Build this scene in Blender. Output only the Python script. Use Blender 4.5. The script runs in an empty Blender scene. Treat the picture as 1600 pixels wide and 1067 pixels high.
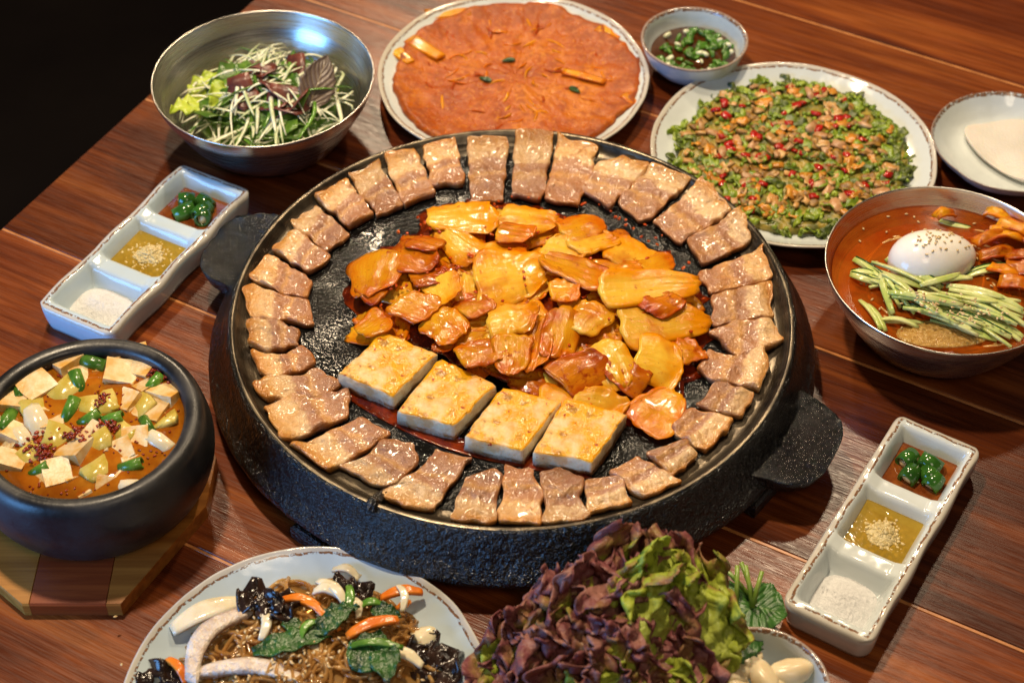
import bpy, bmesh, math, random
from mathutils import Vector, Matrix, Euler, noise
R = math.radians
random.seed(11)
sc = bpy.context.scene
C = bpy.context.scene.collection

# ------------------------------------------------------------------ camera
F_PX, PITCH, DIST = 2766.0, R(46), 1.25
TARGET = Vector((0, -.0325, .055))
FW = Vector((0, math.cos(PITCH), -math.sin(PITCH)))
UP = Vector((0, math.sin(PITCH), math.cos(PITCH)))
CAM = TARGET - DIST * FW
cd = bpy.data.cameras.new('camera'); cam = bpy.data.objects.new('camera', cd); C.objects.link(cam)
cam.location = CAM; cam.rotation_euler = (math.pi / 2 - PITCH, 0, 0)
cd.sensor_width = 36; cd.lens = F_PX / 1600 * 36; cd.clip_start = .02; cd.clip_end = 50
cd.dof.use_dof = True; cd.dof.focus_distance = 1.235; cd.dof.aperture_fstop = 7.0
sc.camera = cam

# ------------------------------------------------------------------ world and lamps
w = bpy.data.worlds.new('World'); sc.world = w; w.use_nodes = True
w.node_tree.nodes['Background'].inputs[0].default_value = (1.0, .78, .58, 1)
w.node_tree.nodes['Background'].inputs[1].default_value = .045

def area(name, loc, aim, size, power, col, size_y=None):
    l = bpy.data.lights.new(name, 'AREA'); l.energy = power; l.color = col; l.size = size
    if size_y: l.shape = 'RECTANGLE'; l.size_y = size_y
    o = bpy.data.objects.new(name, l); C.objects.link(o); o.location = loc
    o.rotation_euler = (Vector(aim) - Vector(loc)).to_track_quat('-Z', 'Y').to_euler()
    return o
area('ceiling_lamp_above', (-.38, .40, 1.90), (0, 0, 0), .12, 36, (1, .79, .53))
area('ceiling_lamp_back_left', (-.27, 1.95, 1.62), (0, 0, 0), .10, 22, (1, .78, .52))
area('ceiling_lamp_back_right', (.46, .88, 1.45), (.1, 0, 0), .09, 11, (1, .78, .52))
area('added_front_fill', (.35, -1.25, 1.75), (0, 0, 0), .6, 7, (1, .82, .60))  # no actual fixture: soft fill added to brighten the camera-facing sides
area('window_daylight', (-1.35, -.72, .36), (-.1, .1, .03), .8, 23, (.17, .46, 1.0), .7)

sc.view_settings.view_transform = 'Standard'; sc.view_settings.look = 'None'
sc.view_settings.exposure = 0; sc.view_settings.gamma = 1
try: sc.cycles.use_denoising = True
except Exception: pass
sc.cycles.max_bounces = 8; sc.cycles.transparent_max_bounces = 12
sc.cycles.sample_clamp_indirect = 4

# ------------------------------------------------------------------ helpers
def at(px, py, z):
    """the point of the plane of height z that the photograph shows at pixel (px, py)"""
    d = FW + Vector((1, 0, 0)) * ((px - 800) / F_PX) - UP * ((py - 533.5) / F_PX)
    return CAM + d * ((z - CAM.z) / d.z)
def mpp(p):                                   # metres per photo pixel at a point
    return (p - CAM).dot(FW) / F_PX
def rnd(a, b): return random.uniform(a, b)
def fbm(v, s=1.0, seed=0.0):
    return noise.fractal(Vector(v) * s + Vector((seed, seed * .7, -seed)), 1.0, 2.0, 3)

def mesh(name, V, F, mat=None, uv=None, smooth=True):
    me = bpy.data.meshes.new(name); me.from_pydata([tuple(v) for v in V], [], F); me.validate(); me.update()
    bm = bmesh.new(); bm.from_mesh(me); bmesh.ops.recalc_face_normals(bm, faces=bm.faces); bm.to_mesh(me); bm.free()
    if uv:
        l = me.uv_layers.new(name='UV')
        for lp in me.loops: l.data[lp.index].uv = uv[lp.vertex_index]
    if smooth:
        for p in me.polygons: p.use_smooth = True
    if mat:
        for m in (mat if isinstance(mat, (list, tuple)) else [mat]): me.materials.append(m)
    return me
def ob(name, me, parent=None, loc=(0, 0, 0), rot=(0, 0, 0), scl=1):
    o = bpy.data.objects.new(name, me); C.objects.link(o); o.parent = parent
    o.location = loc; o.rotation_euler = rot; o.scale = (scl, scl, scl) if not isinstance(scl, tuple) else scl
    return o
def tag(o, label, cat, group=None, kind=None):
    o['label'] = label; o['category'] = cat
    if group: o['group'] = group
    if kind: o['kind'] = kind
    return o
def thing(name, label, cat, loc, group=None):
    o = bpy.data.objects.new(name, None); C.objects.link(o); o.location = loc; o.empty_display_size = .02
    return tag(o, label, cat, group)
def struct(o):
    o['kind'] = 'structure'; return o
def stuff(o):
    o['kind'] = 'stuff'; return o

def lathe(prof, n=96, wob=None, closed_top=False):
    """profile [(r, z)] turned round z; uv = (distance along the profile from the widest/lip index, angle)"""
    V, F, U = [], [], []
    lip = max(range(len(prof)), key=lambda i: prof[i][1])
    s = [0.0]
    for i in range(1, len(prof)): s.append(s[-1] + math.dist(prof[i], prof[i - 1]))
    for i, (r, z) in enumerate(prof):
        for k in range(n):
            a = 2 * math.pi * k / n
            dr, dz = wob(a, i, r, z) if wob else (0, 0)
            V.append(((r + dr) * math.cos(a), (r + dr) * math.sin(a), z + dz)); U.append((s[lip] - s[i], k / n))
    for i in range(len(prof) - 1):
        for k in range(n):
            k2 = (k + 1) % n
            F.append((i * n + k, i * n + k2, (i + 1) * n + k2, (i + 1) * n + k))
    return V, F, U
def smooth_prof(pts, k=2):
    for _ in range(k):
        q = [pts[0]]
        for a, b in zip(pts, pts[1:]):
            q.append((a[0] * .75 + b[0] * .25, a[1] * .75 + b[1] * .25)); q.append((a[0] * .25 + b[0] * .75, a[1] * .25 + b[1] * .75))
        q.append(pts[-1]); pts = q
    return pts
def chaikin(pts, k=2):
    for _ in range(k):
        q = []
        for i in range(len(pts)):
            a, b = pts[i], pts[(i + 1) % len(pts)]
            q.append(tuple(x * .75 + y * .25 for x, y in zip(a, b))); q.append(tuple(x * .25 + y * .75 for x, y in zip(a, b)))
        pts = q
    return pts
def slab(poly, h, rings, topz, edge=.0):
    """closed solid over a star-shaped outline; rings = inward scale factors; topz(x, y, k) gives the top height"""
    n = len(poly); cx = sum(p[0] for p in poly) / n; cy = sum(p[1] for p in poly) / n
    V = [(p[0], p[1], edge) for p in poly]; F = []
    for s in rings:
        b = len(V)
        for p in poly:
            x = cx + (p[0] - cx) * s; y = cy + (p[1] - cy) * s
            V.append((x, y, topz(x, y, s)))
        for k in range(n):
            F.append((b - n + k, b - n + (k + 1) % n, b + (k + 1) % n, b + k))
    b = len(V); V.append((cx, cy, topz(cx, cy, 0)))
    for k in range(n): F.append((b - n + k, b - n + (k + 1) % n, b))
    F.append(tuple(range(n - 1, -1, -1)))
    return V, F
def tube(pts, rad, n=6, flat=1.0):
    V, F = [], []; m = len(pts); P = [Vector(p) for p in pts]
    ref = Vector((.13, .21, 1)).normalized()
    for i, p in enumerate(P):
        t = (P[min(i + 1, m - 1)] - P[max(i - 1, 0)]).normalized()
        s = t.cross(ref)
        if s.length < 1e-4: s = t.cross(Vector((1, 0, 0)))
        s.normalize(); u = s.cross(t)
        r = rad(i / (m - 1)) if callable(rad) else rad
        for k in range(n):
            a = 2 * math.pi * k / n
            V.append(p + s * (math.cos(a) * r) + u * (math.sin(a) * r * flat))
    for i in range(m - 1):
        for k in range(n):
            k2 = (k + 1) % n; F.append((i * n + k, i * n + k2, (i + 1) * n + k2, (i + 1) * n + k))
    F.append(tuple(range(n - 1, -1, -1))); F.append(tuple(range((m - 1) * n, m * n)))
    return V, F
def join(parts):
    V, F = [], []
    for v, f in parts:
        b = len(V); V += list(v); F += [tuple(i + b for i in q) for q in f]
    return V, F
def xf(vf, loc=(0, 0, 0), rot=(0, 0, 0), scl=(1, 1, 1)):
    M = Matrix.LocRotScale(Vector(loc), Euler(rot), Vector(scl)); return [M @ Vector(v) for v in vf[0]], vf[1]
def chunk(sx, sy, sz, jit=.15, seed=0, rnds=.25):
    """uneven rounded block, 26 corners"""
    V, F, idx = [], [], {}
    rs = random.Random(seed)
    def vi(i, j, k):
        key = (i, j, k)
        if key not in idx:
            c = Vector((i, j, k)); L = max(abs(i), abs(j), abs(k)); q = c.lerp(c.normalized() * 1.25, rnds)
            q += Vector((rs.uniform(-jit, jit), rs.uniform(-jit, jit), rs.uniform(-jit, jit)))
            idx[key] = len(V); V.append(Vector((q.x * sx / 2, q.y * sy / 2, q.z * sz / 2)))
        return idx[key]
    for ax in range(3):
        for sg in (-1, 1):
            for a in (-1, 0):
                for b in (-1, 0):
                    q = []
                    for (da, db) in ((0, 0), (1, 0), (1, 1), (0, 1)):
                        c = [0, 0, 0]; c[ax] = sg; c[(ax + 1) % 3] = a + da; c[(ax + 2) % 3] = b + db; q.append(vi(*c))
                    F.append(tuple(q))
    return V, F
def sheet(nu, nv, fn, thick):
    """closed curved sheet; fn(u, v) -> Vector; thick(u, v) -> metres; uv = (u, v)"""
    V, F, U = [], [], []
    P = [[Vector(fn(i / nu, j / nv)) for j in range(nv + 1)] for i in range(nu + 1)]
    N = []
    for i in range(nu + 1):
        for j in range(nv + 1):
            a = P[min(i + 1, nu)][j] - P[max(i - 1, 0)][j]; b = P[i][min(j + 1, nv)] - P[i][max(j - 1, 0)]
            n = a.cross(b); N.append(n.normalized() if n.length > 1e-9 else Vector((0, 0, 1)))
    for sgn in (1, -1):
        for i in range(nu + 1):
            for j in range(nv + 1):
                V.append(P[i][j] + N[i * (nv + 1) + j] * (sgn * .5 * thick(i / nu, j / nv))); U.append((i / nu, j / nv))
    K = (nu + 1) * (nv + 1); g = lambda i, j: i * (nv + 1) + j
    for i in range(nu):
        for j in range(nv):
            F.append((g(i, j), g(i + 1, j), g(i + 1, j + 1), g(i, j + 1)))
            F.append((K + g(i, j), K + g(i, j + 1), K + g(i + 1, j + 1), K + g(i + 1, j)))
    for i in range(nu):
        for j in (0, nv):
            F.append((g(i, j), g(i + 1, j), K + g(i + 1, j), K + g(i, j)))
    for j in range(nv):
        for i in (0, nu):
            F.append((g(i, j), g(i, j + 1), K + g(i, j + 1), K + g(i, j)))
    return V, F, U

# ------------------------------------------------------------------ materials
class NT:
    def __init__(s, name):
        s.m = bpy.data.materials.new(name); s.m.use_nodes = True; s.t = s.m.node_tree
        s.b = s.t.nodes['Principled BSDF']; s.out = s.t.nodes['Material Output']
        s.tc = s.n('ShaderNodeTexCoord'); s.obj = s.tc.outputs['Object']; s.uv = s.tc.outputs['UV']
    def n(s, k): return s.t.nodes.new(k)
    def l(s, a, b): s.t.links.new(a, b)
    def setin(s, sock, v):
        if isinstance(v, bpy.types.NodeSocket): s.l(v, sock)
        elif isinstance(v, (tuple, list)) and len(v) == 3 and sock.type == 'RGBA': sock.default_value = (*v, 1)
        else: sock.default_value = v
    def map(s, scale, vec=None, rot=(0, 0, 0), loc=None):
        k = s.n('ShaderNodeMapping'); s.l(vec or s.obj, k.inputs[0]); k.inputs['Scale'].default_value = scale; k.inputs['Rotation'].default_value = rot
        if loc is not None: s.setin(k.inputs['Location'], loc)
        return k.outputs[0]
    def noise(s, scale, detail=3, rough=.55, vec=None, dist=0):
        k = s.n('ShaderNodeTexNoise'); s.l(vec or s.obj, k.inputs['Vector']); k.inputs['Scale'].default_value = scale
        k.inputs['Detail'].default_value = detail; k.inputs['Roughness'].default_value = rough; k.inputs['Distortion'].default_value = dist
        q = s.n('ShaderNodeMath'); q.operation = 'MULTIPLY_ADD'; q.use_clamp = True; s.l(k.outputs['Fac'], q.inputs[0]); q.inputs[1].default_value = 1.75; q.inputs[2].default_value = -.375
        return q.outputs[0]
    def voro(s, scale, vec=None, feat='F1'):
        k = s.n('ShaderNodeTexVoronoi'); k.feature = feat; s.l(vec or s.obj, k.inputs['Vector']); k.inputs['Scale'].default_value = scale
        return k.outputs['Distance']
    def ramp(s, fac, stops, interp='LINEAR'):
        k = s.n('ShaderNodeValToRGB'); s.setin(k.inputs[0], fac); e = k.color_ramp.elements; k.color_ramp.interpolation = interp
        while len(e) < len(stops): e.new(.5)
        for q, (p, c) in zip(e, stops):
            q.position = p; q.color = (*c, 1) if isinstance(c, (tuple, list)) else (c, c, c, 1)
        return k.outputs[0]
    def step(s, fac, a, b): return s.ramp(fac, [(a, 0.0), (b, 1.0)])
    def mix(s, fac, a, b, mode='MIX'):
        k = s.n('ShaderNodeMix'); k.data_type = 'RGBA'; k.blend_type = mode
        s.setin(k.inputs[0], fac); s.setin(k.inputs[6], a); s.setin(k.inputs[7], b); return k.outputs[2]
    def math(s, op, a, b=0.0):
        k = s.n('ShaderNodeMath'); k.operation = op; s.setin(k.inputs[0], a); s.setin(k.inputs[1], b); return k.outputs[0]
    def sep(s, vec):
        k = s.n('ShaderNodeSeparateXYZ'); s.l(vec, k.inputs[0]); return k.outputs
    def rand(s):
        return s.n('ShaderNodeObjectInfo').outputs['Random']
    def bump(s, h, strength=.3, dist=.001):
        k = s.n('ShaderNodeBump'); s.setin(k.inputs['Height'], h); k.inputs['Strength'].default_value = strength; k.inputs['Distance'].default_value = dist
        s.l(k.outputs[0], s.b.inputs['Normal']); return k
    def p(s, **k):
        for a, v in k.items():
            nm = {'col': 'Base Color', 'rough': 'Roughness', 'metal': 'Metallic', 'spec': 'Specular IOR Level', 'sss': 'Subsurface Weight', 'sr': 'Subsurface Radius',
                  'ss': 'Subsurface Scale', 'coat': 'Coat Weight', 'coatr': 'Coat Roughness', 'alpha': 'Alpha', 'aniso': 'Anisotropic', 'ior': 'IOR'}[a]
            s.setin(s.b.inputs[nm], v)
        return s
    def clear(s, fac, tint):
        """part of the light passes straight through, tinted: thin broth, oil, sauce"""
        t = s.n('ShaderNodeBsdfTransparent'); s.setin(t.inputs[0], tint); mx = s.n('ShaderNodeMixShader'); s.setin(mx.inputs[0], fac)
        s.l(s.b.outputs[0], mx.inputs[1]); s.l(t.outputs[0], mx.inputs[2]); s.l(mx.outputs[0], s.out.inputs[0]); return s

def simple(name, c1, c2, scale, rough=.35, bumps=.2, bscale=None, sss=0, spec=.5, coat=0, dist=.001, sr=(.004, .002, .001), vary=0):
    s = NT(name)
    col = s.ramp(s.noise(scale, 4), [(.3, c1), (.7, c2)])
    if vary:
        v = s.ramp(s.rand(), [(0, 1 - vary), (1, 1.0)]); col = s.mix(1.0, col, v, 'MULTIPLY')
    s.p(col=col, rough=rough, spec=spec, coat=coat)
    if sss: s.p(sss=sss, sr=sr, ss=1.0)
    if bumps: s.bump(s.noise(bscale or scale * 2, 3), bumps, dist)
    return s.m

def m_wood():
    s = NT('table_wood'); r = s.rand()
    off = s.n('ShaderNodeCombineXYZ'); s.l(s.math('MULTIPLY', r, 37.0), off.inputs[0]); s.l(s.math('MULTIPLY', r, 11.0), off.inputs[1])
    v1 = s.map((2.2, 26, 26), loc=off.outputs[0]); v2 = s.map((9, 190, 190), loc=off.outputs[0]); v3 = s.map((40, 900, 900), loc=off.outputs[0])
    a = s.noise(1.0, 4, .6, v1, .6); b = s.noise(1.0, 3, .6, v2, .3); c = s.noise(1.0, 2, .5, v3)
    base = s.ramp(a, [(.12, (.060, .012, .005)), (.40, (.15, .032, .008)), (.62, (.25, .060, .012)), (.90, (.36, .105, .020))])
    fine = s.ramp(b, [(.15, (.50, .42, .40)), (.7, (1.0, 1.0, 1.0))])
    col = s.mix(1.0, base, fine, 'MULTIPLY')
    col = s.mix(1.0, col, s.ramp(r, [(0, .60), (1, 1.0)]), 'MULTIPLY')
    s.p(col=col, rough=s.ramp(c, [(.2, .20), (.8, .36)]), spec=.30)
    s.bump(s.math('ADD', c, s.math('MULTIPLY', b, .4)), .22, .0006)
    return s.m
M = {}
M['wood'] = m_wood()
M['inlay'] = simple('wood_inlay', (.36, .13, .035), (.50, .20, .06), 60, .35, .1)
M['floor'] = simple('floor', (.004, .0025, .002), (.006, .004, .003), 3, .85, 0, spec=.05)

def m_iron():
    s = NT('cast_iron'); a = s.noise(190, 4, .6); b = s.noise(520, 2); g = s.noise(22, 3)
    s.p(col=s.ramp(g, [(.35, (.003, .0029, .0028)), (.7, (.008, .0072, .0066))]), rough=s.ramp(g, [(.3, .09), (.7, .20)]), spec=.6)
    s.bump(s.math('ADD', a, s.math('MULTIPLY', b, .35)), 1.0, .0024); return s.m
def m_plate_iron():
    s = NT('oiled_griddle_iron'); a = s.noise(380, 2, .6); g = s.noise(18, 3)
    s.p(col=s.ramp(g, [(.35, (.003, .003, .003)), (.7, (.007, .0065, .006))]), rough=s.ramp(g, [(.35, .07), (.65, .16)]), spec=.28)
    s.bump(s.math('MULTIPLY', a, s.ramp(s.noise(26, 3), [(.3, .12), (.75, 1.0)])), 1.0, .0015); return s.m
def m_band():
    s = NT('polished_griddle_rim'); g = s.noise(45, 4); f = s.noise(1.0, 3, .6, s.map((20, 20, 600)))
    s.p(col=s.ramp(g, [(.3, (.05, .04, .03)), (.7, (.16, .13, .09))]), rough=s.ramp(f, [(.3, .22), (.7, .38)]), metal=.8, spec=.5)
    s.bump(s.math('ADD', f, s.noise(300, 3)), .2, .0005); return s.m
M['iron'] = m_iron(); M['griddle'] = m_plate_iron(); M['band'] = m_band()

def m_glaze(name, line=(.0030, .0046), tint=(.60, .655, .665), lipcol=(.50, .44, .36)):
    """pale glaze with a broken brown line just inside the lip; uv.x = metres from the lip"""
    s = NT(name); d = s.sep(s.uv)[0]; nz = s.noise(120, 4, .65); nz2 = s.noise(420, 3, .6)
    dd = s.math('ADD', d, s.math('MULTIPLY', s.math('SUBTRACT', nz, .5), .0022))
    inside = s.math('MULTIPLY', s.math('GREATER_THAN', dd, line[0]), s.math('LESS_THAN', dd, line[1]))
    mask = s.math('MULTIPLY', inside, s.step(nz2, .30, .46))
    near = s.math('MULTIPLY', s.math('GREATER_THAN', dd, -.003), s.math('LESS_THAN', dd, line[0]))
    body = s.ramp(s.noise(26, 3), [(.3, tuple(c * .93 for c in tint)), (.7, tint)])
    col = s.mix(s.math('MULTIPLY', near, .75), body, lipcol)
    col = s.mix(mask, col, s.ramp(nz2, [(.4, (.10, .045, .022)), (.65, (.24, .12, .06))]))
    s.p(col=col, rough=.13, spec=.5, coat=.25); s.bump(s.noise(38, 2), .22, .0025); return s.m
M['glaze'] = m_glaze('pale_glaze'); M['glaze_wide'] = m_glaze('pale_glaze_brown_lip', (.0004, .0034), lipcol=(.26, .14, .08))
M['glaze_blue'] = m_glaze('pale_blue_glaze', tint=(.50, .60, .66))
def m_steel():
    s = NT('brushed_steel'); f = s.noise(1.0, 2, .6, s.map((14, 14, 1500)))
    s.p(col=(.60, .575, .53), metal=1.0, rough=s.ramp(f, [(.3, .20), (.7, .34)])); s.bump(f, .06, .0004); return s.m
M['steel'] = m_steel()
def m_pot():
    s = NT('black_earthenware'); g = s.noise(30, 4)
    s.p(col=s.ramp(g, [(.3, (.010, .010, .011)), (.7, (.024, .023, .024))]), rough=s.ramp(g, [(.3, .30), (.7, .48)]), spec=.5); s.bump(s.noise(160, 3), .18, .0008); return s.m
M['pot'] = m_pot()
def m_board(i, a, b):
    s = NT('board_wood_%d' % i); v = s.map((6, 150, 150), rot=(0, 0, R(-28))); n = s.noise(1, 4, .6, v, .4)
    k = s.noise(55, 3); col = s.mix(s.step(k, .86, .92), s.ramp(n, [(.3, a), (.7, b)]), (a[0] * .3, a[1] * .25, a[2] * .25))
    s.p(col=col, rough=.34, spec=.45); s.bump(n, .15, .0006); return s.m
M['board'] = [m_board(0, (.30, .115, .018), (.48, .20, .035)), m_board(1, (.18, .032, .008), (.30, .065, .014)), m_board(2, (.26, .085, .014), (.42, .155, .026))]

def m_pork():
    s = NT('grilled_pork'); uv_ = s.sep(s.uv); u = uv_[0]; r = s.rand()
    n1 = s.noise(70, 4, .6); n2 = s.noise(260, 4, .65); n3 = s.noise(42, 3)
    uu = s.math('ADD', u, s.math('MULTIPLY', s.math('SUBTRACT', n1, .5), .20))
    uu = s.math('ADD', uu, s.math('MULTIPLY', s.math('SUBTRACT', r, .5), .22))
    fat = (.74, .53, .30); fat2 = (.62, .36, .15); meat = (.36, .18, .115); meat2 = (.47, .26, .165)
    band = s.ramp(uu, [(0, (.46, .19, .03)), (.08, (.60, .33, .10)), (.20, fat), (.36, fat), (.42, meat2), (.52, meat), (.60, fat2), (.66, meat2), (.84, meat), (1, (.40, .20, .11))])
    col = s.mix(s.ramp(n2, [(.35, .0), (.9, .55)]), band, (.34, .15, .04))
    br = s.math('MULTIPLY', s.step(n3, .62, .85), s.step(n2, .40, .62)); col = s.mix(s.math('MULTIPLY', br, .8), col, (.36, .13, .025))
    ed = s.math('MULTIPLY', s.step(uv_[1], .84, 1.0), s.step(s.noise(95, 3), .35, .75)); col = s.mix(s.math('MULTIPLY', ed, .85), col, (.38, .135, .018))
    gold = s.step(s.noise(58, 4, .6, s.map((1, 1, 1), loc=(3.1, 1.7, .4))), .58, .88); col = s.mix(s.math('MULTIPLY', gold, .55), col, (.55, .27, .05))
    col = s.mix(1.0, col, s.ramp(s.math('FRACT', s.math('MULTIPLY', r, 7.3)), [(0, (.74, .66, .58)), (.5, (1, .97, .93)), (1, (1.0, .86, .66))]), 'MULTIPLY')
    s.p(coat=.35, coatr=.12)
    s.p(col=col, rough=s.ramp(n2, [(.2, .10), (.8, .30)]), spec=.5, sss=.05, sr=(.004, .002, .001), ss=1.0)
    s.bump(s.math('ADD', n2, s.math('MULTIPLY', s.noise(700, 2), .5)), .7, .0013); return s.m
M['pork'] = m_pork()
def m_tofu():
    s = NT('seasoned_tofu'); g = s.n('ShaderNodeNewGeometry'); nz = s.sep(g.outputs['Normal'])[2]; z = s.sep(s.obj)[2]
    a = s.noise(38, 4, .6); b = s.noise(85, 4, .65); c = s.noise(300, 3)
    white = s.ramp(c, [(.2, (.72, .60, .38)), (.8, (.80, .70, .49))])
    oil = s.ramp(b, [(.2, (.70, .26, .001)), (.8, (.80, .43, .008))])
    top = s.math('MULTIPLY', s.step(nz, .3, .8), s.step(a, .12, .50)); col = s.mix(top, white, oil)
    char = s.math('MULTIPLY', s.step(b, .56, .74), s.step(nz, .2, .7)); col = s.mix(s.math('MULTIPLY', char, .85), col, (.27, .10, .012))
    low = s.math('MULTIPLY', s.math('LESS_THAN', z, .0045), s.step(b, .42, .52)); col = s.mix(s.math('MULTIPLY', low, .7), col, (.42, .15, .015))
    stn = s.step(s.noise(60, 4, .65, s.map((1, 1, 1), loc=(5, 3, 2))), .50, .72); col = s.mix(s.math('MULTIPLY', stn, .55), col, (.62, .26, .012))
    chili = s.step(s.noise(150, 2, .5), .80, .86); col = s.mix(chili, col, (.34, .030, .006))
    s.p(col=col, rough=s.ramp(a, [(.4, .34), (.6, .16)]), spec=.35, sss=.12, sr=(.006, .004, .002), ss=1.0); s.bump(s.math('ADD', c, b), .3, .0012); return s.m
M['tofu'] = m_tofu()
def m_kimchi(name, pale, deep, red, redamt):
    s = NT(name); uv = s.sep(s.uv); u = uv[0]; v = uv[1]; r = s.rand()
    fib = s.noise(1.0, 3, .6, s.map((3.5, 26, 1), vec=s.uv)); a = s.noise(55, 4, .6); b = s.noise(150, 4, .65); f = s.noise(520, 2)
    e = s.math('MULTIPLY', s.math('ABSOLUTE', s.math('SUBTRACT', v, .5)), 1.9); e = s.math('MAXIMUM', e, u)
    uu = s.math('ADD', e, s.math('MULTIPLY', s.math('SUBTRACT', a, .5), .9))
    col = s.ramp(uu, [(.15, pale), (.55, tuple(p * .7 + d * .3 for p, d in zip(pale, deep))), (.95, deep)])
    col = s.mix(s.ramp(fib, [(.3, .0), (.95, .6)]), col, deep)
    col = s.mix(s.math('MULTIPLY', s.step(b, redamt + .08, redamt + .30), .85), col, red)
    col = s.mix(s.math('MULTIPLY', s.step(f, .84, .90), .8), col, (.30, .035, .006))
    col = s.mix(1.0, col, s.ramp(r, [(0, (.78, .66, .6)), (.5, (1, 1, 1)), (1, (1, .92, .8))]), 'MULTIPLY')
    sm = s.step(s.noise(34, 3, .6, s.map((1, 1, 1), loc=(7.3, 2.2, 1.1))), .52, .86); col = s.mix(s.math('MULTIPLY', sm, .7), col, red)
    s.p(coat=.25, coatr=.05)
    s.p(col=col, rough=s.ramp(b, [(.2, .08), (.8, .22)]), spec=.32, sss=.04, sr=(.005, .0025, .001), ss=1.0)
    bq = s.bump(s.math('ADD', s.math('MULTIPLY', fib, .30), s.math('MULTIPLY', b, .7)), .5, .0009)
    t = s.n('ShaderNodeBsdfTranslucent'); s.l(col, t.inputs[0]); mx = s.n('ShaderNodeMixShader'); mx.inputs[0].default_value = .28
    s.l(s.b.outputs[0], mx.inputs[1]); s.l(t.outputs[0], mx.inputs[2]); s.l(mx.outputs[0], s.out.inputs[0]); return s.m
M['kimchi_pale'] = m_kimchi('kimchi_rib', (.94, .66, .075), (.90, .36, .003), (.54, .055, .002), .66)
M['kimchi'] = m_kimchi('kimchi_leaf', (.90, .50, .018), (.78, .20, .002), (.44, .032, .001), .58)
M['kimchi_red'] = m_kimchi('kimchi_red_leaf', (.74, .27, .008), (.52, .080, .002), (.30, .018, .001), .50)
def m_liquid(name, c1, c2, scale, fac, tint, rough=.05, bumps=.15):
    s = NT(name); s.p(col=s.ramp(s.noise(scale, 4, .6), [(.3, c1), (.7, c2)]), rough=rough, spec=.6, coat=.3, coatr=.03)
    s.bump(s.noise(scale * 1.6, 3), bumps, .0012); return s.clear(fac, tint).m
M['red_sauce'] = m_liquid('red_chili_oil', (.10, .008, .001), (.30, .035, .002), 90, .30, (.5, .10, .02), .06, .5)
M['stew_broth'] = m_liquid('stew_broth', (.36, .095, .005), (.52, .19, .012), 45, .30, (.9, .42, .06))
M['noodle_broth'] = m_liquid('noodle_broth', (.34, .060, .004), (.50, .13, .010), 30, .52, (.97, .44, .08))
M['soy'] = m_liquid('soy_sauce', (.05, .014, .004), (.09, .028, .007), 60, .25, (.5, .2, .06))
M['chili_sauce'] = m_liquid('chili_soy', (.18, .04, .008), (.33, .10, .02), 90, .3, (.8, .3, .1))
M['oil'] = m_liquid('sesame_oil', (.40, .26, .03), (.50, .34, .05), 60, .45, (.85, .68, .22))
M['garlic_mince'] = simple('minced_garlic', (.56, .42, .17), (.70, .57, .30), 300, .3, .6, 500, .15)
M['salt'] = simple('salt', (.78, .78, .78), (.88, .88, .88), 900, .5, .9, 1400, spec=.6)
M['chili'] = simple('green_chili', (.025, .10, .012), (.06, .19, .02), 60, .14, .1, 90, spec=.6, vary=.4)
M['chili_seed'] = simple('chili_seed', (.70, .50, .22), (.80, .62, .34), 200, .4, .2)
M['scallion'] = simple('green_scallion', (.055, .17, .016), (.15, .32, .04), 90, .22, .2, 200, .1, vary=.5)
M['scallion_white'] = simple('pale_scallion', (.62, .66, .45), (.78, .78, .62), 120, .25, .2, 250, .15)
M['shred'] = simple('shredded_leek', (.50, .58, .30), (.76, .77, .62), 70, .28, .2, 250, .2, vary=.25)
M['leaf_lime'] = simple('lime_leaf', (.30, .42, .02), (.46, .56, .06), 60, .35, .3, 200, .2)
M['leaf_green'] = simple('green_leaf', (.05, .14, .015), (.13, .26, .03), 70, .3, .35, 220, .1, vary=.4)
M['leaf_dark'] = simple('cooked_dark_leaf', (.010, .04, .008), (.04, .12, .02), 80, .26, .8, 200, vary=.3, dist=.002)
M['leaf_red'] = simple('red_leaf', (.07, .018, .016), (.17, .045, .03), 70, .32, .3, 220, .1)
M['carrot'] = simple('carrot', (.62, .14, .010), (.74, .23, .025), 60, .2, .2, 240, .15)
M['onion'] = simple('cooked_onion', (.62, .54, .36), (.76, .68, .50), 50, .16, .15, 150, .25)
M['squid'] = simple('white_squid_strip', (.50, .38, .30), (.74, .65, .56), 70, .28, .8, 240, .1, dist=.002)
M['wood_ear'] = simple('wood_ear_mushroom', (.012, .007, .006), (.035, .018, .013), 60, .18, .4, 150)
M['egg'] = simple('boiled_egg_white', (.80, .76, .70), (.86, .83, .78), 30, .16, .05, 200, .25, sr=(.01, .008, .006))
M['sesame'] = simple('sesame_seed', (.55, .36, .14), (.74, .56, .30), 90, .4, .1, vary=.2)
M['radish'] = simple('cubed_radish_tofu', (.66, .34, .06), (.84, .72, .46), 60, .38, .35, 200, .15, vary=.2)
M['zucchini'] = simple('zucchini', (.46, .34, .05), (.62, .50, .14), 60, .2, .25, 200, .2)
M['chili_flake'] = simple('chili_flakes', (.16, .012, .004), (.30, .035, .008), 200, .25, .5, 500)
M['red_paste'] = simple('wet_chili_paste', (.42, .035, .003), (.58, .10, .008), 200, .12, .4, 500)
M['clam'] = simple('seared_clam', (.55, .27, .07), (.70, .46, .20), 140, .3, .4, 350, .1, vary=.35)
M['clam_orange'] = simple('orange_clam', (.60, .22, .02), (.70, .36, .06), 140, .25, .4, 350, .1, vary=.3)
M['squid_pink'] = simple('pinkish_squid', (.50, .25, .11), (.68, .44, .24), 140, .3, .4, 350, .1, vary=.3)
M['red_chili'] = simple('red_chili', (.32, .008, .006), (.48, .02, .012), 90, .12, .15, 200, spec=.6)
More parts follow.
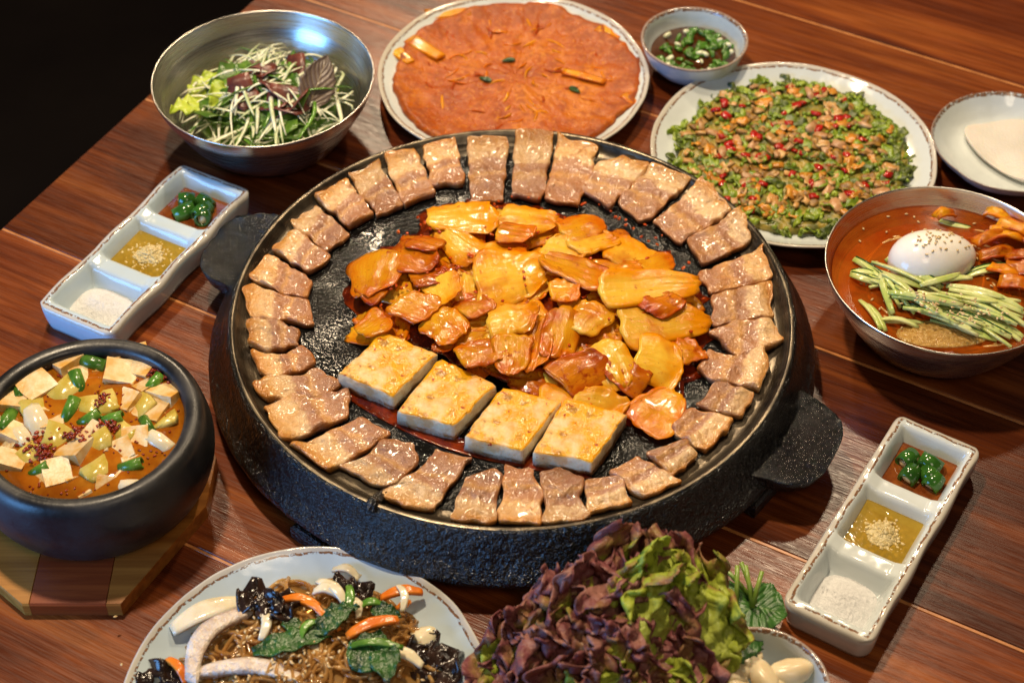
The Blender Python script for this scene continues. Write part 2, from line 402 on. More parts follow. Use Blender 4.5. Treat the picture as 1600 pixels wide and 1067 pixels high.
M['herb'] = simple('fried_herb', (.055, .095, .010), (.17, .22, .025), 160, .35, .5, 420, vary=.5)
M['herb_bright'] = simple('bright_herb', (.13, .22, .012), (.32, .42, .04), 140, .28, .4, 400, vary=.35)
M['herb_brown'] = simple('browned_herb', (.16, .075, .014), (.36, .19, .03), 160, .4, .5, 420)
M['cucumber'] = simple('cucumber_flesh', (.46, .56, .14), (.68, .72, .34), 60, .18, .2, 240, .25, vary=.2)
M['cucumber_skin'] = simple('cucumber_skin', (.012, .06, .012), (.03, .11, .02), 60, .2, .2, 240)
M['noodle'] = simple('wheat_noodle', (.46, .26, .08), (.58, .36, .14), 60, .2, .1, 200, .2)
M['slush'] = simple('iced_broth', (.38, .20, .04), (.52, .32, .09), 400, .15, .9, 700, .1)
M['garlic'] = simple('garlic_clove', (.66, .53, .32), (.76, .65, .45), 40, .28, .1, 200, .2)
M['stem'] = simple('green_stem', (.14, .25, .03), (.24, .36, .06), 60, .3, .2, 200, .1)
M['rice_paper'] = simple('rice_paper', (.62, .585, .52), (.68, .64, .58), 30, .3, .25, 500, .3)
M['metal_plate'] = simple('dark_blue_glaze', (.045, .075, .085), (.07, .11, .12), 30, .12, .1, 60)
def m_noodle():
    s = NT('glass_noodle'); s.p(col=s.ramp(s.noise(40, 3), [(.2, (.34, .155, .035)), (.8, (.56, .33, .11))]), rough=.10, spec=.6, coat=.3)
    return s.clear(.45, (.97, .76, .46)).m
M['glass_noodle'] = m_noodle()
def m_jeon():
    s = NT('kimchi_pancake'); a = s.noise(24, 5, .65); b = s.noise(110, 4, .65); c = s.noise(400, 3); d = s.sep(s.uv)[0]
    col = s.ramp(a, [(.15, (.24, .034, .002)), (.5, (.40, .080, .003)), (.85, (.54, .165, .008))])
    col = s.mix(s.math('MULTIPLY', s.step(b, .56, .68), .7), col, (.27, .05, .006)); col = s.mix(s.math('MULTIPLY', s.step(c, .62, .72), .5), col, (.62, .24, .02))
    edge = s.math('MULTIPLY', s.step(d, .70, 1.0), s.step(b, .25, .6)); col = s.mix(s.math('MULTIPLY', edge, .8), col, (.23, .045, .008))
    s.p(col=col, rough=s.ramp(b, [(.3, .24), (.7, .45)]), spec=.25); s.bump(s.math('ADD', b, s.math('MULTIPLY', c, .3)), .6, .0014); return s.m
M['jeon'] = m_jeon()
def m_lettuce(name='red_leaf_lettuce', shift=.0):
    s = NT(name); uv = s.sep(s.uv); u = uv[0]; e = s.math('MULTIPLY', s.math('ABSOLUTE', s.math('SUBTRACT', uv[1], .5)), 2.0)
    k = s.math('MAXIMUM', e, s.math('MULTIPLY', u, .95)); n = s.noise(36, 4, .6); r = s.rand()
    k = s.math('ADD', k, s.math('MULTIPLY', s.math('SUBTRACT', n, .5), .6)); k = s.math('ADD', k, s.math('ADD', s.math('MULTIPLY', s.math('SUBTRACT', r, .5), .3), -shift - .10))
    col = s.ramp(k, [(.22, (.50, .58, .10)), (.50, (.42, .50, .05)), (.62, (.36, .20, .08)), (.78, (.25, .075, .085)), (1.0, (.42, .20, .16))])
    vein = s.voro(70, feat='DISTANCE_TO_EDGE')
    s.p(col=col, rough=.42, spec=.38); bp_ = s.bump(s.math('ADD', s.step(vein, 0, .25), s.noise(150, 3)), .6, .0018)
    t = s.n('ShaderNodeBsdfTranslucent'); s.l(col, t.inputs[0]); s.l(bp_.outputs[0], t.inputs['Normal']); mx = s.n('ShaderNodeMixShader'); mx.inputs[0].default_value = .35
    s.l(s.b.outputs[0], mx.inputs[1]); s.l(t.outputs[0], mx.inputs[2]); s.l(mx.outputs[0], s.out.inputs[0]); return s.m
M['lettuce'] = m_lettuce(); M['lettuce_lime'] = m_lettuce('green_edged_lettuce', .42)
def m_leafvein(name, c1, c2, vein, bump=.4):
    s = NT(name); uv = s.sep(s.uv); v = s.math('ABSOLUTE', s.math('SUBTRACT', uv[1], .5))
    diag = s.math('SINE', s.math('MULTIPLY', s.math('SUBTRACT', uv[0], s.math('MULTIPLY', v, .9)), 44.0))
    vm = s.math('MAXIMUM', s.step(diag, .93, .99), s.math('LESS_THAN', v, .014))
    col = s.mix(s.math('MULTIPLY', vm, .65), s.ramp(s.noise(60, 4), [(.3, c1), (.7, c2)]), vein)
    s.p(col=col, rough=.36, spec=.5); s.bump(s.math('ADD', s.math('MULTIPLY', diag, -.4), s.noise(190, 3)), bump, .0012); return s.m
M['perilla'] = m_leafvein('perilla_leaf', (.018, .075, .012), (.04, .13, .02), (.12, .22, .06))
M['perilla_red'] = m_leafvein('purple_leaf', (.075, .050, .045), (.13, .09, .07), (.34, .26, .14))

# ------------------------------------------------------------------ the setting: table and floor
TA = R(-28.6); TD = Vector((math.cos(TA), math.sin(TA), 0)); TN = Vector((-TD.y, TD.x, 0))
fl = ob('floor', mesh('floor', [(-6, -6, -.75), (6, -6, -.75), (6, 6, -.75), (-6, 6, -.75)], [(0, 1, 2, 3)], M['floor'])); struct(fl)
table = bpy.data.objects.new('table', None); C.objects.link(table); struct(table)
edge = at(200, 178.5, 0).dot(TD)           # the table's left edge, across the planks
table.rotation_euler = (0, 0, TA)
seams = [-.82, -.63, -.443, -.255, -.068, .121, .311, .500, .69, .88, 1.07]
def bevbox(x0, x1, y0, y1, z0, z1, b):
    V = []
    for z, i in ((z0, b), (z0 + b, 0), (z1 - b, 0), (z1, b)):
        V += [(x0 + i, y0 + i, z), (x1 - i, y0 + i, z), (x1 - i, y1 - i, z), (x0 + i, y1 - i, z)]
    F = [(3, 2, 1, 0), (12, 13, 14, 15)]
    for r in range(3):
        for k in range(4): F.append((r * 4 + k, r * 4 + (k + 1) % 4, r * 4 + 4 + (k + 1) % 4, r * 4 + 4 + k))
    return V, F
for a, b in zip(seams, seams[1:]):
    V, F = bevbox(edge, edge + 1.7, a + .0026, b - .0002, -.028, 0, .0006)
    ob('plank', mesh('plank', V, F, M['wood'], smooth=False), table)
    V, F = bevbox(edge + .0005, edge + 1.6995, a, a + .0024, -.0275, -.0002, .0003)
    ob('inlay_strip', mesh('inlay_strip', V, F, M['inlay'], smooth=False), table)

# ------------------------------------------------------------------ griddle
PZ = .047
pan = thing('griddle', 'large round black cast iron griddle with two lug handles', 'griddle', (0, 0, 0))
side = [(.1995, .0557), (.2012, .0560), (.2030, .0552), (.2052, .0515), (.2085, .0440), (.2140, .0320), (.2185, .0265), (.2205, .0235), (.2210, .0205), (.2195, .0175), (.2120, .0160), (.12, .0150), (.0, .0150)]
def wob_side(a, i, r, z):
    if i in (0, 1) or r < .1: return (0, 0)
    return (.0006 * fbm((math.cos(a) * 9, math.sin(a) * 9, z * 90)), .0006 * fbm((math.cos(a) * 7, z * 80, math.sin(a) * 7), 1, 4))
V, F, U = lathe(smooth_prof(side, 1), 200, wob_side)
ob('body', mesh('griddle_body', V, F, M['iron'], U), pan)
notch_a = math.atan2(*reversed(at(592, 776, .054).xy))
band = [(.2014, .0561), (.2000, .0564), (.1985, .0557), (.1965, .0530), (.1935, .0495), (.1890, .0476), (.1832, .0470)]
V, F, U = lathe(smooth_prof(band, 1), 200); ob('rim', mesh('griddle_rim', V, F, M['band'], U), pan)
V, F, U = lathe([(.1833, PZ), (.15, PZ), (.1, PZ - .0003), (.05, PZ - .0004), (.0001, PZ - .0004)], 120); ob('cooking_surface', mesh('griddle_surface', V, F, M['griddle'], U), pan)
# drain spout in the rim
V, F = tube([(.184, 0, .0485), (.192, 0, .0515), (.200, 0, .0562), (.206, 0, .0545)], lambda t: .0042, 14, .8)
dr = ob('drain_spout', mesh('drain', V, F, M['iron']), pan, rot=(0, 0, notch_a))
def lug(ang):
    V, F, U = [], [], []; nu, nv = 60, 26; half = .047
    def top(i, j):
        s = -1 + 2 * i / nu; t = j / nv
        reach = .036 * (1 - abs(s) ** 3.2) ** .5 if abs(s) < 1 else 0
        r = .202 + (.012 + reach) * t; y = s * half * (1 - .10 * t)
        ed = min(1, max(0, 1 - max(t, abs(s)) ** 6)); z = .0395 - .0085 * (1 - abs(s) ** 2.5) * math.sin(math.pi * min(1, t * 1.0)) ** .8 - .003 * t
        z += .0016 * fbm((y * 60, r * 60, ang)) + .0020 * fbm((y * 170, r * 170, ang)) - .004 * (1 - ed)
        return r, y, z
    for i in range(nu + 1):
        for j in range(nv + 1): V.append(top(i, j))
    K = len(V)
    for i in range(nu + 1):
        for j in range(nv + 1):
            r, y, z = top(i, j); V.append((r if j == 0 else r - .003 * (j / nv), y * .97, .0195 + .003 * (j / nv)))
    g = lambda i, j: i * (nv + 1) + j
    for i in range(nu):
        for j in range(nv):
            F.append((g(i, j), g(i + 1, j), g(i + 1, j + 1), g(i, j + 1))); F.append((K + g(i, j), K + g(i, j + 1), K + g(i + 1, j + 1), K + g(i + 1, j)))
        for j in (0, nv): F.append((g(i, j), g(i + 1, j), K + g(i + 1, j), K + g(i, j)))
    for j in range(nv):
        for i in (0, nu): F.append((g(i, j), g(i, j + 1), K + g(i, j + 1), K + g(i, j)))
    ob('handle', mesh('griddle_lug', V, F, M['iron']), pan, rot=(0, 0, ang))
for hx, hy in ((366, 378), (1272, 694)):
    p = at(hx, hy, .036); lug(math.atan2(p.y, p.x))
stand = thing('griddle_stand', 'low black stand hidden beneath the cast iron griddle', 'stand', (0, 0, 0))
V, F, U = lathe([(.15, .001), (.165, .001), (.168, .004), (.168, .012), (.165, .0145), (.15, .0145), (.148, .012), (.148, .004), (.15, .001)], 64); ob('ring', mesh('stand_ring', V, F, M['iron']), stand)
pl = at(493, 836, .006); la = math.atan2(pl.y, pl.x)
for k in range(4):
    V, F = bevbox(.160, .222, -.014, .014, .0005, .0142, .002); ob('leg', mesh('stand_leg', V, F, M['iron'], smooth=False), stand, rot=(0, 0, la + k * math.pi / 2))

# ------------------------------------------------------------------ pork belly slices
SL = [  # (corner pixels, label key)
 ([(660,231),(713,217),(727,282),(676,287)],'a'), ([(601,244),(651,234),(678,298),(630,317)],'a'), ([(545,274),(593,250),(630,317),(588,333)],'b'),
 ([(494,306),(542,282),(584,330),(545,352)],'b'), ([(455,346),(494,319),(547,362),(510,390)],'b'), ([(423,387),(459,357),(517,397),(485,422)],'c'),
 ([(388,432),(421,395),(488,438),(478,462),(440,452)],'c'), ([(380,454),(396,443),(440,458),(486,467),(488,505),(445,498),(392,493)],'c'),
 ([(730,217),(794,215),(786,309),(735,311)],'a'), ([(806,208),(866,211),(846,308),(801,302)],'a'), ([(871,213),(934,229),(908,315),(852,308)],'a'),
 ([(930,255),(969,242),(1014,255),(985,290),(951,320),(908,292)],'fan'), ([(1018,253),(1079,281),(1002,344),(964,313)],'d'), ([(1097,282),(1142,330),(1062,376),(1021,343)],'d'),
 ([(1156,329),(1177,374),(1095,409),(1073,371)],'d'), ([(1189,386),(1207,432),(1111,453),(1091,425)],'e'), ([(1207,439),(1207,490),(1114,504),(1111,456)],'e'),
 ([(1107,517),(1150,500),(1205,496),(1223,531),(1158,555)],'leaf'), ([(1089,572),(1107,543),(1146,555),(1193,539),(1203,563),(1189,606),(1150,594),(1110,592)],'e2'),
 ([(1089,631),(1118,592),(1181,610),(1158,649)],'f'), ([(1053,661),(1079,633),(1146,653),(1105,702),(1055,677)],'f'), ([(1008,706),(1071,683),(1091,708),(1051,740)],'f'),
 ([(949,732),(1000,712),(1065,751),(1008,771),(977,755)],'f'), ([(912,748),(973,740),(987,787),(918,797)],'g'),
 ([(842,737),(870,726),(912,742),(905,782),(922,802),(910,812),(850,816),(853,770)],'g'), ([(787,725),(835,730),(850,767),(847,816),(779,812),(785,760)],'g'),
 ([(728,747),(772,729),(784,742),(780,765),(774,815),(701,807),(722,762)],'g'), ([(591,769),(648,738),(682,700),(737,714),(698,760),(678,793),(627,787)],'pink'),
 ([(532,724),(576,708),(595,683),(646,689),(658,716),(623,746),(589,756)],'lobe'), ([(456,697),(528,665),(562,649),(609,673),(572,700),(515,732)],'h'),
 ([(414,637),(446,616),(501,614),(546,606),(544,649),(440,687)],'h'), ([(394,594),(418,584),(465,586),(497,573),(532,594),(505,618),(410,620)],'i'),
 ([(389,545),(446,555),(469,535),(497,563),(477,576),(422,584),(398,571)],'i'), ([(385,498),(426,496),(467,515),(465,537),(418,545),(387,535)],'i')]
ORD = ['first', 'second', 'third', 'fourth', 'fifth', 'sixth', 'seventh', 'eighth', 'ninth', 'tenth', 'eleventh']
PL = {11: 'fan-shaped golden grilled pork slice with a pointed inner end', 17: 'spindle-shaped golden brown grilled pork slice facing the cold noodle bowl',
      18: 'bow-shaped grilled pork slice touching the spindle-shaped slice', 27: 'grilled pork slice with one pink lean half beside the drain spout', 28: 'two-lobed curled grilled pork slice beside the one with a pink half'}
for ids, txt in (([10, 9, 8, 0, 1, 2, 3, 4, 5, 6, 7], 'grilled pork slice, %s from the fan-shaped slice towards the salad bowl'), ([12, 13, 14, 15, 16], 'grilled pork slice, %s from the fan-shaped slice towards the noodle bowl'),
                 ([19, 20, 21, 22], 'browned pork slice, %s from the bow-shaped slice towards the lettuce'), ([26, 25, 24, 23], 'layered pork slice, %s from the half pink slice towards the lettuce'),
                 ([29, 30, 31, 32, 33], 'grilled pork slice, %s from the two-lobed slice towards the stew pot')):
    for k, q in enumerate(ids): PL[q] = txt % ORD[k]
for si, (q, key) in enumerate(SL):
    P = [at(x, y, PZ + .007) for x, y in q]
    c = sum(P, Vector()) / len(P); c.z = PZ + .0002
    rr = math.hypot(c.x, c.y)
    poly = [(p.x - c.x, p.y - c.y) for p in P]
    # resample sides, jitter, round the corners
    dens = []
    for a, b in zip(poly, poly[1:] + poly[:1]):
        m = max(2, int(math.dist(a, b) / .0045))
        for k in range(m): dens.append((a[0] + (b[0] - a[0]) * k / m, a[1] + (b[1] - a[1]) * k / m))
    rs = random.Random(si + 50); sd = rs.uniform(0, 50)
    dens = [(x * 1.015 + .0028 * fbm((x, y, 0), 130, sd) + .0012 * fbm((x, y, 0), 420, sd), y * 1.015 + .0028 * fbm((x, y, 3), 130, sd + 9) + .0012 * fbm((x, y, 6), 420, sd)) for x, y in dens]
    poly = chaikin(dens, 1)
    rads = [math.hypot(x + c.x, y + c.y) for x, y in poly]; r0, r1 = max(rads), min(rads)
    th = rs.uniform(.0058, .0072)
    def topz(x, y, s):
        rad = math.hypot(x + c.x, y + c.y); u = (r0 - rad) / (r0 - r1)
        base = th * (.62 if s > .999 else .90 if s > .955 else 1.0)
        lift = max(0, rad - .189) * .45
        band_ = .0008 * math.sin(u * 15 + sd) + .0018 * fbm((x, y, 0), 80, sd) + .0010 * fbm((x, y, 0), 260, sd)
        return base + lift + band_ * (0.35 if s > .97 else 1)
    RG = [1.012, .99, .96, .91, .85, .78, .70, .61, .52, .43, .34, .25, .16, .08]
    V, F = slab(poly, th, RG, topz, 0)
    n = len(poly)
    for k in range(n):                          # the underside follows the rim slope
        x, y, _ = V[k]; rad = math.hypot(x + c.x, y + c.y); V[k] = (x * .985, y * .985, max(0, rad - .189) * .5 + .0004)
    U = [((r0 - math.hypot(v[0] + c.x, v[1] + c.y)) / (r0 - r1), ([1] + RG)[k // n] if k < len(V) - 1 else 0) for k, v in enumerate(V)]
    tag(ob('pork_slice', mesh('pork_slice', V, F, M['pork'], U), loc=c), PL[si], 'pork', 'grilled pork slices round the griddle')

# ------------------------------------------------------------------ tofu slabs
TOF = [([(528,585),(598,517),(684,552),(614,620)], 'seasoned tofu slab at the end of the row nearest the stew pot'),
 ([(619,642),(687,559),(776,600),(710,667)], 'seasoned tofu slab second in the row counted from the stew pot'),
 ([(725,684),(784,603),(877,626),(819,706)], 'seasoned tofu slab third in the row counted from the stew pot'),
 ([(831,706),(883,622),(981,646),(926,723)], 'seasoned tofu slab with a bare white corner at the row end away from the stew pot')]
TH = .0145
for ti, (q, lb) in enumerate(TOF):
    P = [at(x, y, PZ + TH) for x, y in q]; c = sum(P, Vector()) / 4; c.z = PZ + .0003
    poly = []
    for a, b in zip(P, P[1:] + P[:1]):
        for k in range(14): v = a.lerp(b, (k + .12 if k == 0 else k - .12 if k == 13 else k) / 14); poly.append((v.x - c.x, v.y - c.y))
    sd = ti * 3.3
    tz = lambda x, y, s: (TH * 0.5 if s > 1.0 else TH - .0012 if s > .985 else TH) + .0008 * fbm((x, y, 0), 60, sd)
    V, F = slab(poly, TH, [1.004, .992, .965, .88, .75, .6, .4, .2], tz, 0)
    V = [(v[0] + .0014 * fbm(v, 90, sd) + .0005 * fbm(v, 320, sd), v[1] + .0014 * fbm(v, 90, sd + 5) + .0005 * fbm(v, 320, sd + 2), v[2] + .0005 * fbm(v, 240, sd)) for v in V]
    tag(ob('tofu_slab', mesh('tofu_slab', V, F, M['tofu']), loc=c), lb, 'tofu')

# ------------------------------------------------------------------ stir-fried kimchi
KC = at(822, 478, PZ)
kim = thing('stir_fried_kimchi', 'glossy orange heap of stir-fried kimchi in the middle of the griddle', 'kimchi', (KC.x, KC.y, PZ))
def mound(x, y):
    r2 = ((x - KC.x) / .135) ** 2 + ((y - KC.y) / .118) ** 2
    return .0035 + .017 * max(0, 1 - r2) ** .7
poly = []
for q in [(548,420),(560,395),(640,375),(655,335),(700,308),(790,312),(880,335),(920,345),(985,375),(1050,402),(1075,440),(1112,490),(1098,560),(1065,640),(1010,672),(975,668),(940,640),(800,610),(700,560),(640,540),(560,530),(540,480)]:
    p = at(*q, PZ); poly.append((p.x - KC.x, p.y - KC.y))
poly = chaikin(poly, 2); poly = chaikin(poly, 1); poly = [(x * (.985 + .07 * fbm((x, y, 0), 45) + .03 * fbm((x, y, 0), 160)), y * (.985 + .07 * fbm((x, y, 0), 45) + .03 * fbm((x, y, 0), 160))) for x, y in poly]
V, F = slab(poly, .01, [1.0, .97, .9, .8, .65, .5, .3, .15], lambda x, y, s: (.0005 if s > .99 else .0009 if s > .95 else max(.0018, mound(x + KC.x, y + KC.y) * .55)) + .0006 * fbm((x, y, 0), 150), .0002)
ob('chili_sauce', mesh('kimchi_sauce', V, F, M['red_sauce']), kim)
fr = []
q = [(534,604),(620,640),(720,690),(830,712),(925,745),(935,752),(830,735),(700,706),(600,660),(536,620)]
for k in q: p = at(*k, PZ); fr.append((p.x - KC.x, p.y - KC.y))
V, F = slab(chaikin(fr, 2), .001, [.98, .9, .6, .3], lambda x, y, s: .0009 + .0004 * fbm((x, y, 0), 200), .0002)
ob('chili_sauce', mesh('tofu_sauce', V, F, M['red_sauce']), kim)
def kimchi_piece(p0, p1, wid, mat, z, seed, curl=1.0, tilt=0.0):
    """one cut cabbage piece draped over the heap: pale rib end to thin frilled leaf end"""
    rs = random.Random(seed); sd = rs.uniform(0, 90)
    ax = p1 - p0; L = ax.length; ax.normalize(); mid = p0.lerp(p1, .5)
    sdv = Vector((-ax.y, ax.x, 0)); N = lambda a, b, k: noise.noise(Vector((a + sd, b - sd, k + sd)))
    cv = rs.uniform(-.6, 1.1) * curl; cu = rs.uniform(-.3, .7) * curl; sk = rs.uniform(-.45, .45); tp = rs.uniform(-.55, .40); fr = rs.choice((.15, .4, .8, 1.2)); rib = rs.uniform(9, 20); fold = rs.choice((0, 0, 1)) * rs.uniform(.5, 1)
    z0 = z - PZ - mound(mid.x, mid.y)
    def fn(u, v):
        wv = v - .5; e = abs(wv) * 2
        wl = wid * (1 + tp * (u - .5) * 1.6) * (1 - .30 * max(0, (u - .75) / .25) ** 2 - .18 * max(0, (.18 - u) / .18) ** 2) * (1 + .16 * N(u * 3.2, (1 if wv > 0 else 9), 1))
        x = (u - .5) * L * (1 - .10 * e * e + .14 * N(wv * 4, u * 2, 2)) + wv * sk * L * .4; y = wv * wl + .10 * wid * N(u * 2.2, .3, 3)
        k = max(e, u) ** 1.5
        zz = -cu * x * x * 7 - cv * y * y * 12 + .0016 * N(u * 2, v * 2, 4) + fr * k * (.0026 * N(u * 6, v * 7, 5) + .0013 * N(u * 13, v * 15, 6)) + .00035 * math.sin(v * rib * 2 + sd)
        if fold: zz += fold * .010 * max(0, u - .72) * (1 + wv); x -= fold * .35 * max(0, u - .80) * L
        P = mid + ax * x + sdv * y
        P.z = PZ + mound(P.x, P.y) + z0 + zz + tilt * y
        return P
    V, F, U = sheet(16, 14, fn, lambda u, v: (.0022 - .0013 * u) * (.55 + .45 * math.sin(math.pi * min(1, max(0, v * .94 + .03)))))
    V = [Vector((v.x - KC.x, v.y - KC.y, max(v.z - PZ, .0006))) for v in V]   # nothing dips under the griddle
    ob('kimchi_piece', mesh('kimchi_piece', V, F, M[mat], U), kim)
def kp(x0, y0, x1, y1, wpx, mat, seed, dz=0, curl=1.0, tilt=0.0):
    zz = PZ + .013
    p0 = at(x0, y0, zz); p1 = at(x1, y1, zz); m = p0.lerp(p1, .5); p0.z = p1.z = 0
    kimchi_piece(p0, p1, wpx * mpp(m), mat, PZ + mound(m.x, m.y) + .0015 + dz, seed, curl, tilt)
rs = random.Random(5)
for i in range(110):                            # the lower layers
    a = rs.uniform(0, 2 * math.pi); rr = math.sqrt(rs.uniform(0, 1)) * .95
    px = 822 + 262 * rr * math.cos(a); py = 486 + 158 * rr * math.sin(a)
    if py > 520 and px < 620 + (py - 520) * 2.6: continue
    an = rs.uniform(0, math.pi); l = rs.uniform(26, 48)
    kp(px - l * math.cos(an), py - l * .75 * math.sin(an), px + l * math.cos(an), py + l * .75 * math.sin(an), rs.uniform(28, 52), rs.choice(['kimchi', 'kimchi', 'kimchi_red', 'kimchi_pale']), i, -.006, .9)
KP = [(668,348,778,340,66,'kimchi_pale'),(782,345,872,356,50,'kimchi_pale'),(882,385,940,352,44,'kimchi'),(694,368,756,420,44,'kimchi_pale'),(610,398,688,426,54,'kimchi_red'),
 (600,398,574,472,62,'kimchi'),(742,462,858,440,78,'kimchi_pale'),(684,446,704,490,44,'kimchi_pale'),(762,520,848,506,54,'kimchi_pale'),(850,396,926,414,36,'kimchi_pale'),
 (890,404,962,378,40,'kimchi_pale'),(844,424,950,458,48,'kimchi'),(962,424,1006,386,56,'kimchi_pale'),(1004,430,1052,406,44,'kimchi'),(934,478,1094,446,50,'kimchi_pale'),
 (968,520,1112,494,62,'kimchi_pale'),(902,534,936,488,48,'kimchi_pale'),(884,500,862,572,46,'kimchi'),(846,508,826,592,38,'kimchi'),(938,544,974,604,52,'kimchi_pale'),
 (994,560,1072,574,66,'kimchi_pale'),(1062,604,1000,660,58,'kimchi'),(874,604,950,566,56,'kimchi_red'),(716,572,790,556,46,'kimchi'),(672,500,724,532,50,'kimchi'),
 (620,478,676,504,52,'kimchi'),(560,520,606,500,40,'kimchi'),(752,402,820,412,52,'kimchi'),(1058,556,1090,530,40,'kimchi'),(806,540,796,600,44,'kimchi'),
 (840,620,930,632,44,'kimchi'),(900,620,980,640,52,'kimchi_pale'),(776,376,838,384,40,'kimchi'),(640,440,700,440,46,'kimchi_red'),(930,440,1000,420,44,'kimchi'),
 (690,400,640,384,36,'kimchi_red'),(720,500,768,480,40,'kimchi'),(600,470,560,440,38,'kimchi_red'),(858,476,908,470,40,'kimchi'),(960,500,1010,484,36,'kimchi_red'),(1010,600,950,580,40,'kimchi_red'),(1060,470,1010,500,36,'kimchi_red')]
parts = []
for i in range(300):
    a = rs.uniform(0, 6.283); q = math.sqrt(rs.random()); x = KC.x + .128 * q * math.cos(a); y = KC.y + .112 * q * math.sin(a)
    if y < KC.y - .02 and x < KC.x - .02 - (y - KC.y + .02) * 1.2: continue
    parts.append(xf(chunk(rs.uniform(.001, .0032), rs.uniform(.001, .0026), .0012, .25, i, .5), (x - KC.x, y - KC.y, mound(x, y) + rs.uniform(.000, .0045)), (rs.uniform(-.5, .5), rs.uniform(-.5, .5), rs.uniform(0, 6))))
V, F = join(parts); stuff(ob('chili_flakes', mesh('kimchi_chili_flakes', V, F, M['red_paste']), kim))
for i, k in enumerate(KP): kp(k[0], k[1], k[2], k[3], k[4] * 1.30, k[5], 300 + i, .001 + .0035 * (i % 3) / 2, .8, rs.uniform(-.25, .25))

# ------------------------------------------------------------------ crockery
def disc(px, py, half, z):
    c = at(px, py, z); return c, half * mpp(c)
def wobble(seed, amp):
    return lambda a, i, r, z: (amp * fbm((math.cos(a) * 1.7, math.sin(a) * 1.7, seed)) * (r / .1), amp * .5 * fbm((math.cos(a) * 2, math.sin(a) * 2, seed + 7)) * (1 if r > .03 else 0))
def plate_mesh(Rr, h, seed, mat, oval=1.0, n=128):
    pr = [(0.0002, .004), (Rr * .55, .0042), (Rr * .72, .006), (Rr * .86, h * .55), (Rr * .955, h * .86), (Rr * .985, h * .97), (Rr, h), (Rr * 1.008, h * .95), (Rr * .99, h * .82), (Rr * .86, h * .36), (Rr * .68, .0012), (Rr * .6, .0002), (.0002, .0002)]
    V, F, U = lathe(smooth_prof(pr, 2), n, wobble(seed, .0014)); V = [(x, y * oval, max(z, .0002)) for x, y, z in V]
    return mesh('plate', V, F, mat, U)
def bowl_mesh(Rr, rb, h, mat, thick=.003, seed=0, amp=.0006, bulge=.0, n=112):
    pi = [(0.0002, thick + .001), (rb * .8, thick + .001), (rb + (Rr - rb) * .35, h * .20), (rb + (Rr - rb) * (.72 + bulge), h * .52), (Rr - thick * .9, h * .93), (Rr - thick * .5, h * .995), (Rr - thick * .1, h)]
    po = [(Rr + .0004, h * .985), (Rr - .0002, h * .92), (rb + (Rr - rb) * (.78 + bulge), h * .48), (rb + (Rr - rb) * .42, h * .16), (rb * 1.02, .003), (rb, .0004), (.0002, .0004)]
    V, F, U = lathe(smooth_prof(pi + po, 2), n, wobble(seed, amp)); V = [(x, y, max(z, .0003)) for x, y, z in V]
    return mesh('bowl', V, F, mat, U)
def ragged_disc(Rx, Ry, h, seed, rough=.05, n=160, mat=None, sag=0.0, relief=.0012):
    poly = []
    for k in range(n):
        a = 2 * math.pi * k / n; f = 1 + rough * fbm((math.cos(a) * 2.2, math.sin(a) * 2.2, seed)) + rough * .5 * fbm((math.cos(a) * 9, math.sin(a) * 9, seed))
        poly.append((Rx * f * math.cos(a), Ry * f * math.sin(a)))
    tz = lambda x, y, s: (h * .6 if s > .995 else h) + relief * fbm((x, y, seed), 70) + relief * .6 * fbm((x, y, seed), 220) + sag * max(0, s - .6) ** 2
    V, F = slab(poly, h, [1.004, .985, .95, .9, .84, .77, .7, .62, .54, .46, .38, .3, .22, .14, .07], tz, 0)
    U = [(math.hypot(v[0] / Rx, v[1] / Ry), 0) for v in V]
    return mesh('ragged_disc', V, F, mat, U), tz

# ---- kimchi pancake
c, r_ = disc(802, 114, 211, .020); c.z = .0002
pk = thing('dinner_plate', 'round pale plate with brown speckled lip under the orange kimchi pancake', 'plate', c); ob('dish', plate_mesh(r_, .020, 1, M['glaze']), pk)
jc = Vector((c.x + .002, c.y + .002, .0048))
jn = thing('kimchi_pancake', 'thin crisp orange kimchi pancake with ragged edge filling its plate', 'pancake', jc)
me, tzf = ragged_disc(r_ * .915, r_ * .90, .0085, 3.0, .07, mat=M['jeon'], sag=.03, relief=.0015); ob('pancake_disc', me, jn)
rs = random.Random(9)
for k in range(80):
    a = rs.uniform(0, 6.28); rr = r_ * .82 * math.sqrt(rs.uniform(.02, 1)); x, y = rr * math.cos(a), rr * math.sin(a); L = rs.uniform(.010, .026); an = rs.uniform(0, 6.28); b = rs.uniform(-.004, .004)
    pts = [(x + (t - .5) * L * math.cos(an) - b * math.sin(t * 3.1) * math.sin(an), y + (t - .5) * L * math.sin(an) + b * math.sin(t * 3.1) * math.cos(an), .0084 + .0010 * math.sin(t * 3.14)) for t in (0, .25, .5, .75, 1)]
    V, F = tube([(a_, b_, c_ - .0006) for a_, b_, c_ in pts], lambda t: .0014 * math.sin(math.pi * (.12 + .76 * t)), 6, .6)
    ob('cabbage_strip', mesh('cabbage_strip', V, F, M[rs.choice(['kimchi', 'kimchi_pale', 'kimchi_red'])]), jn)
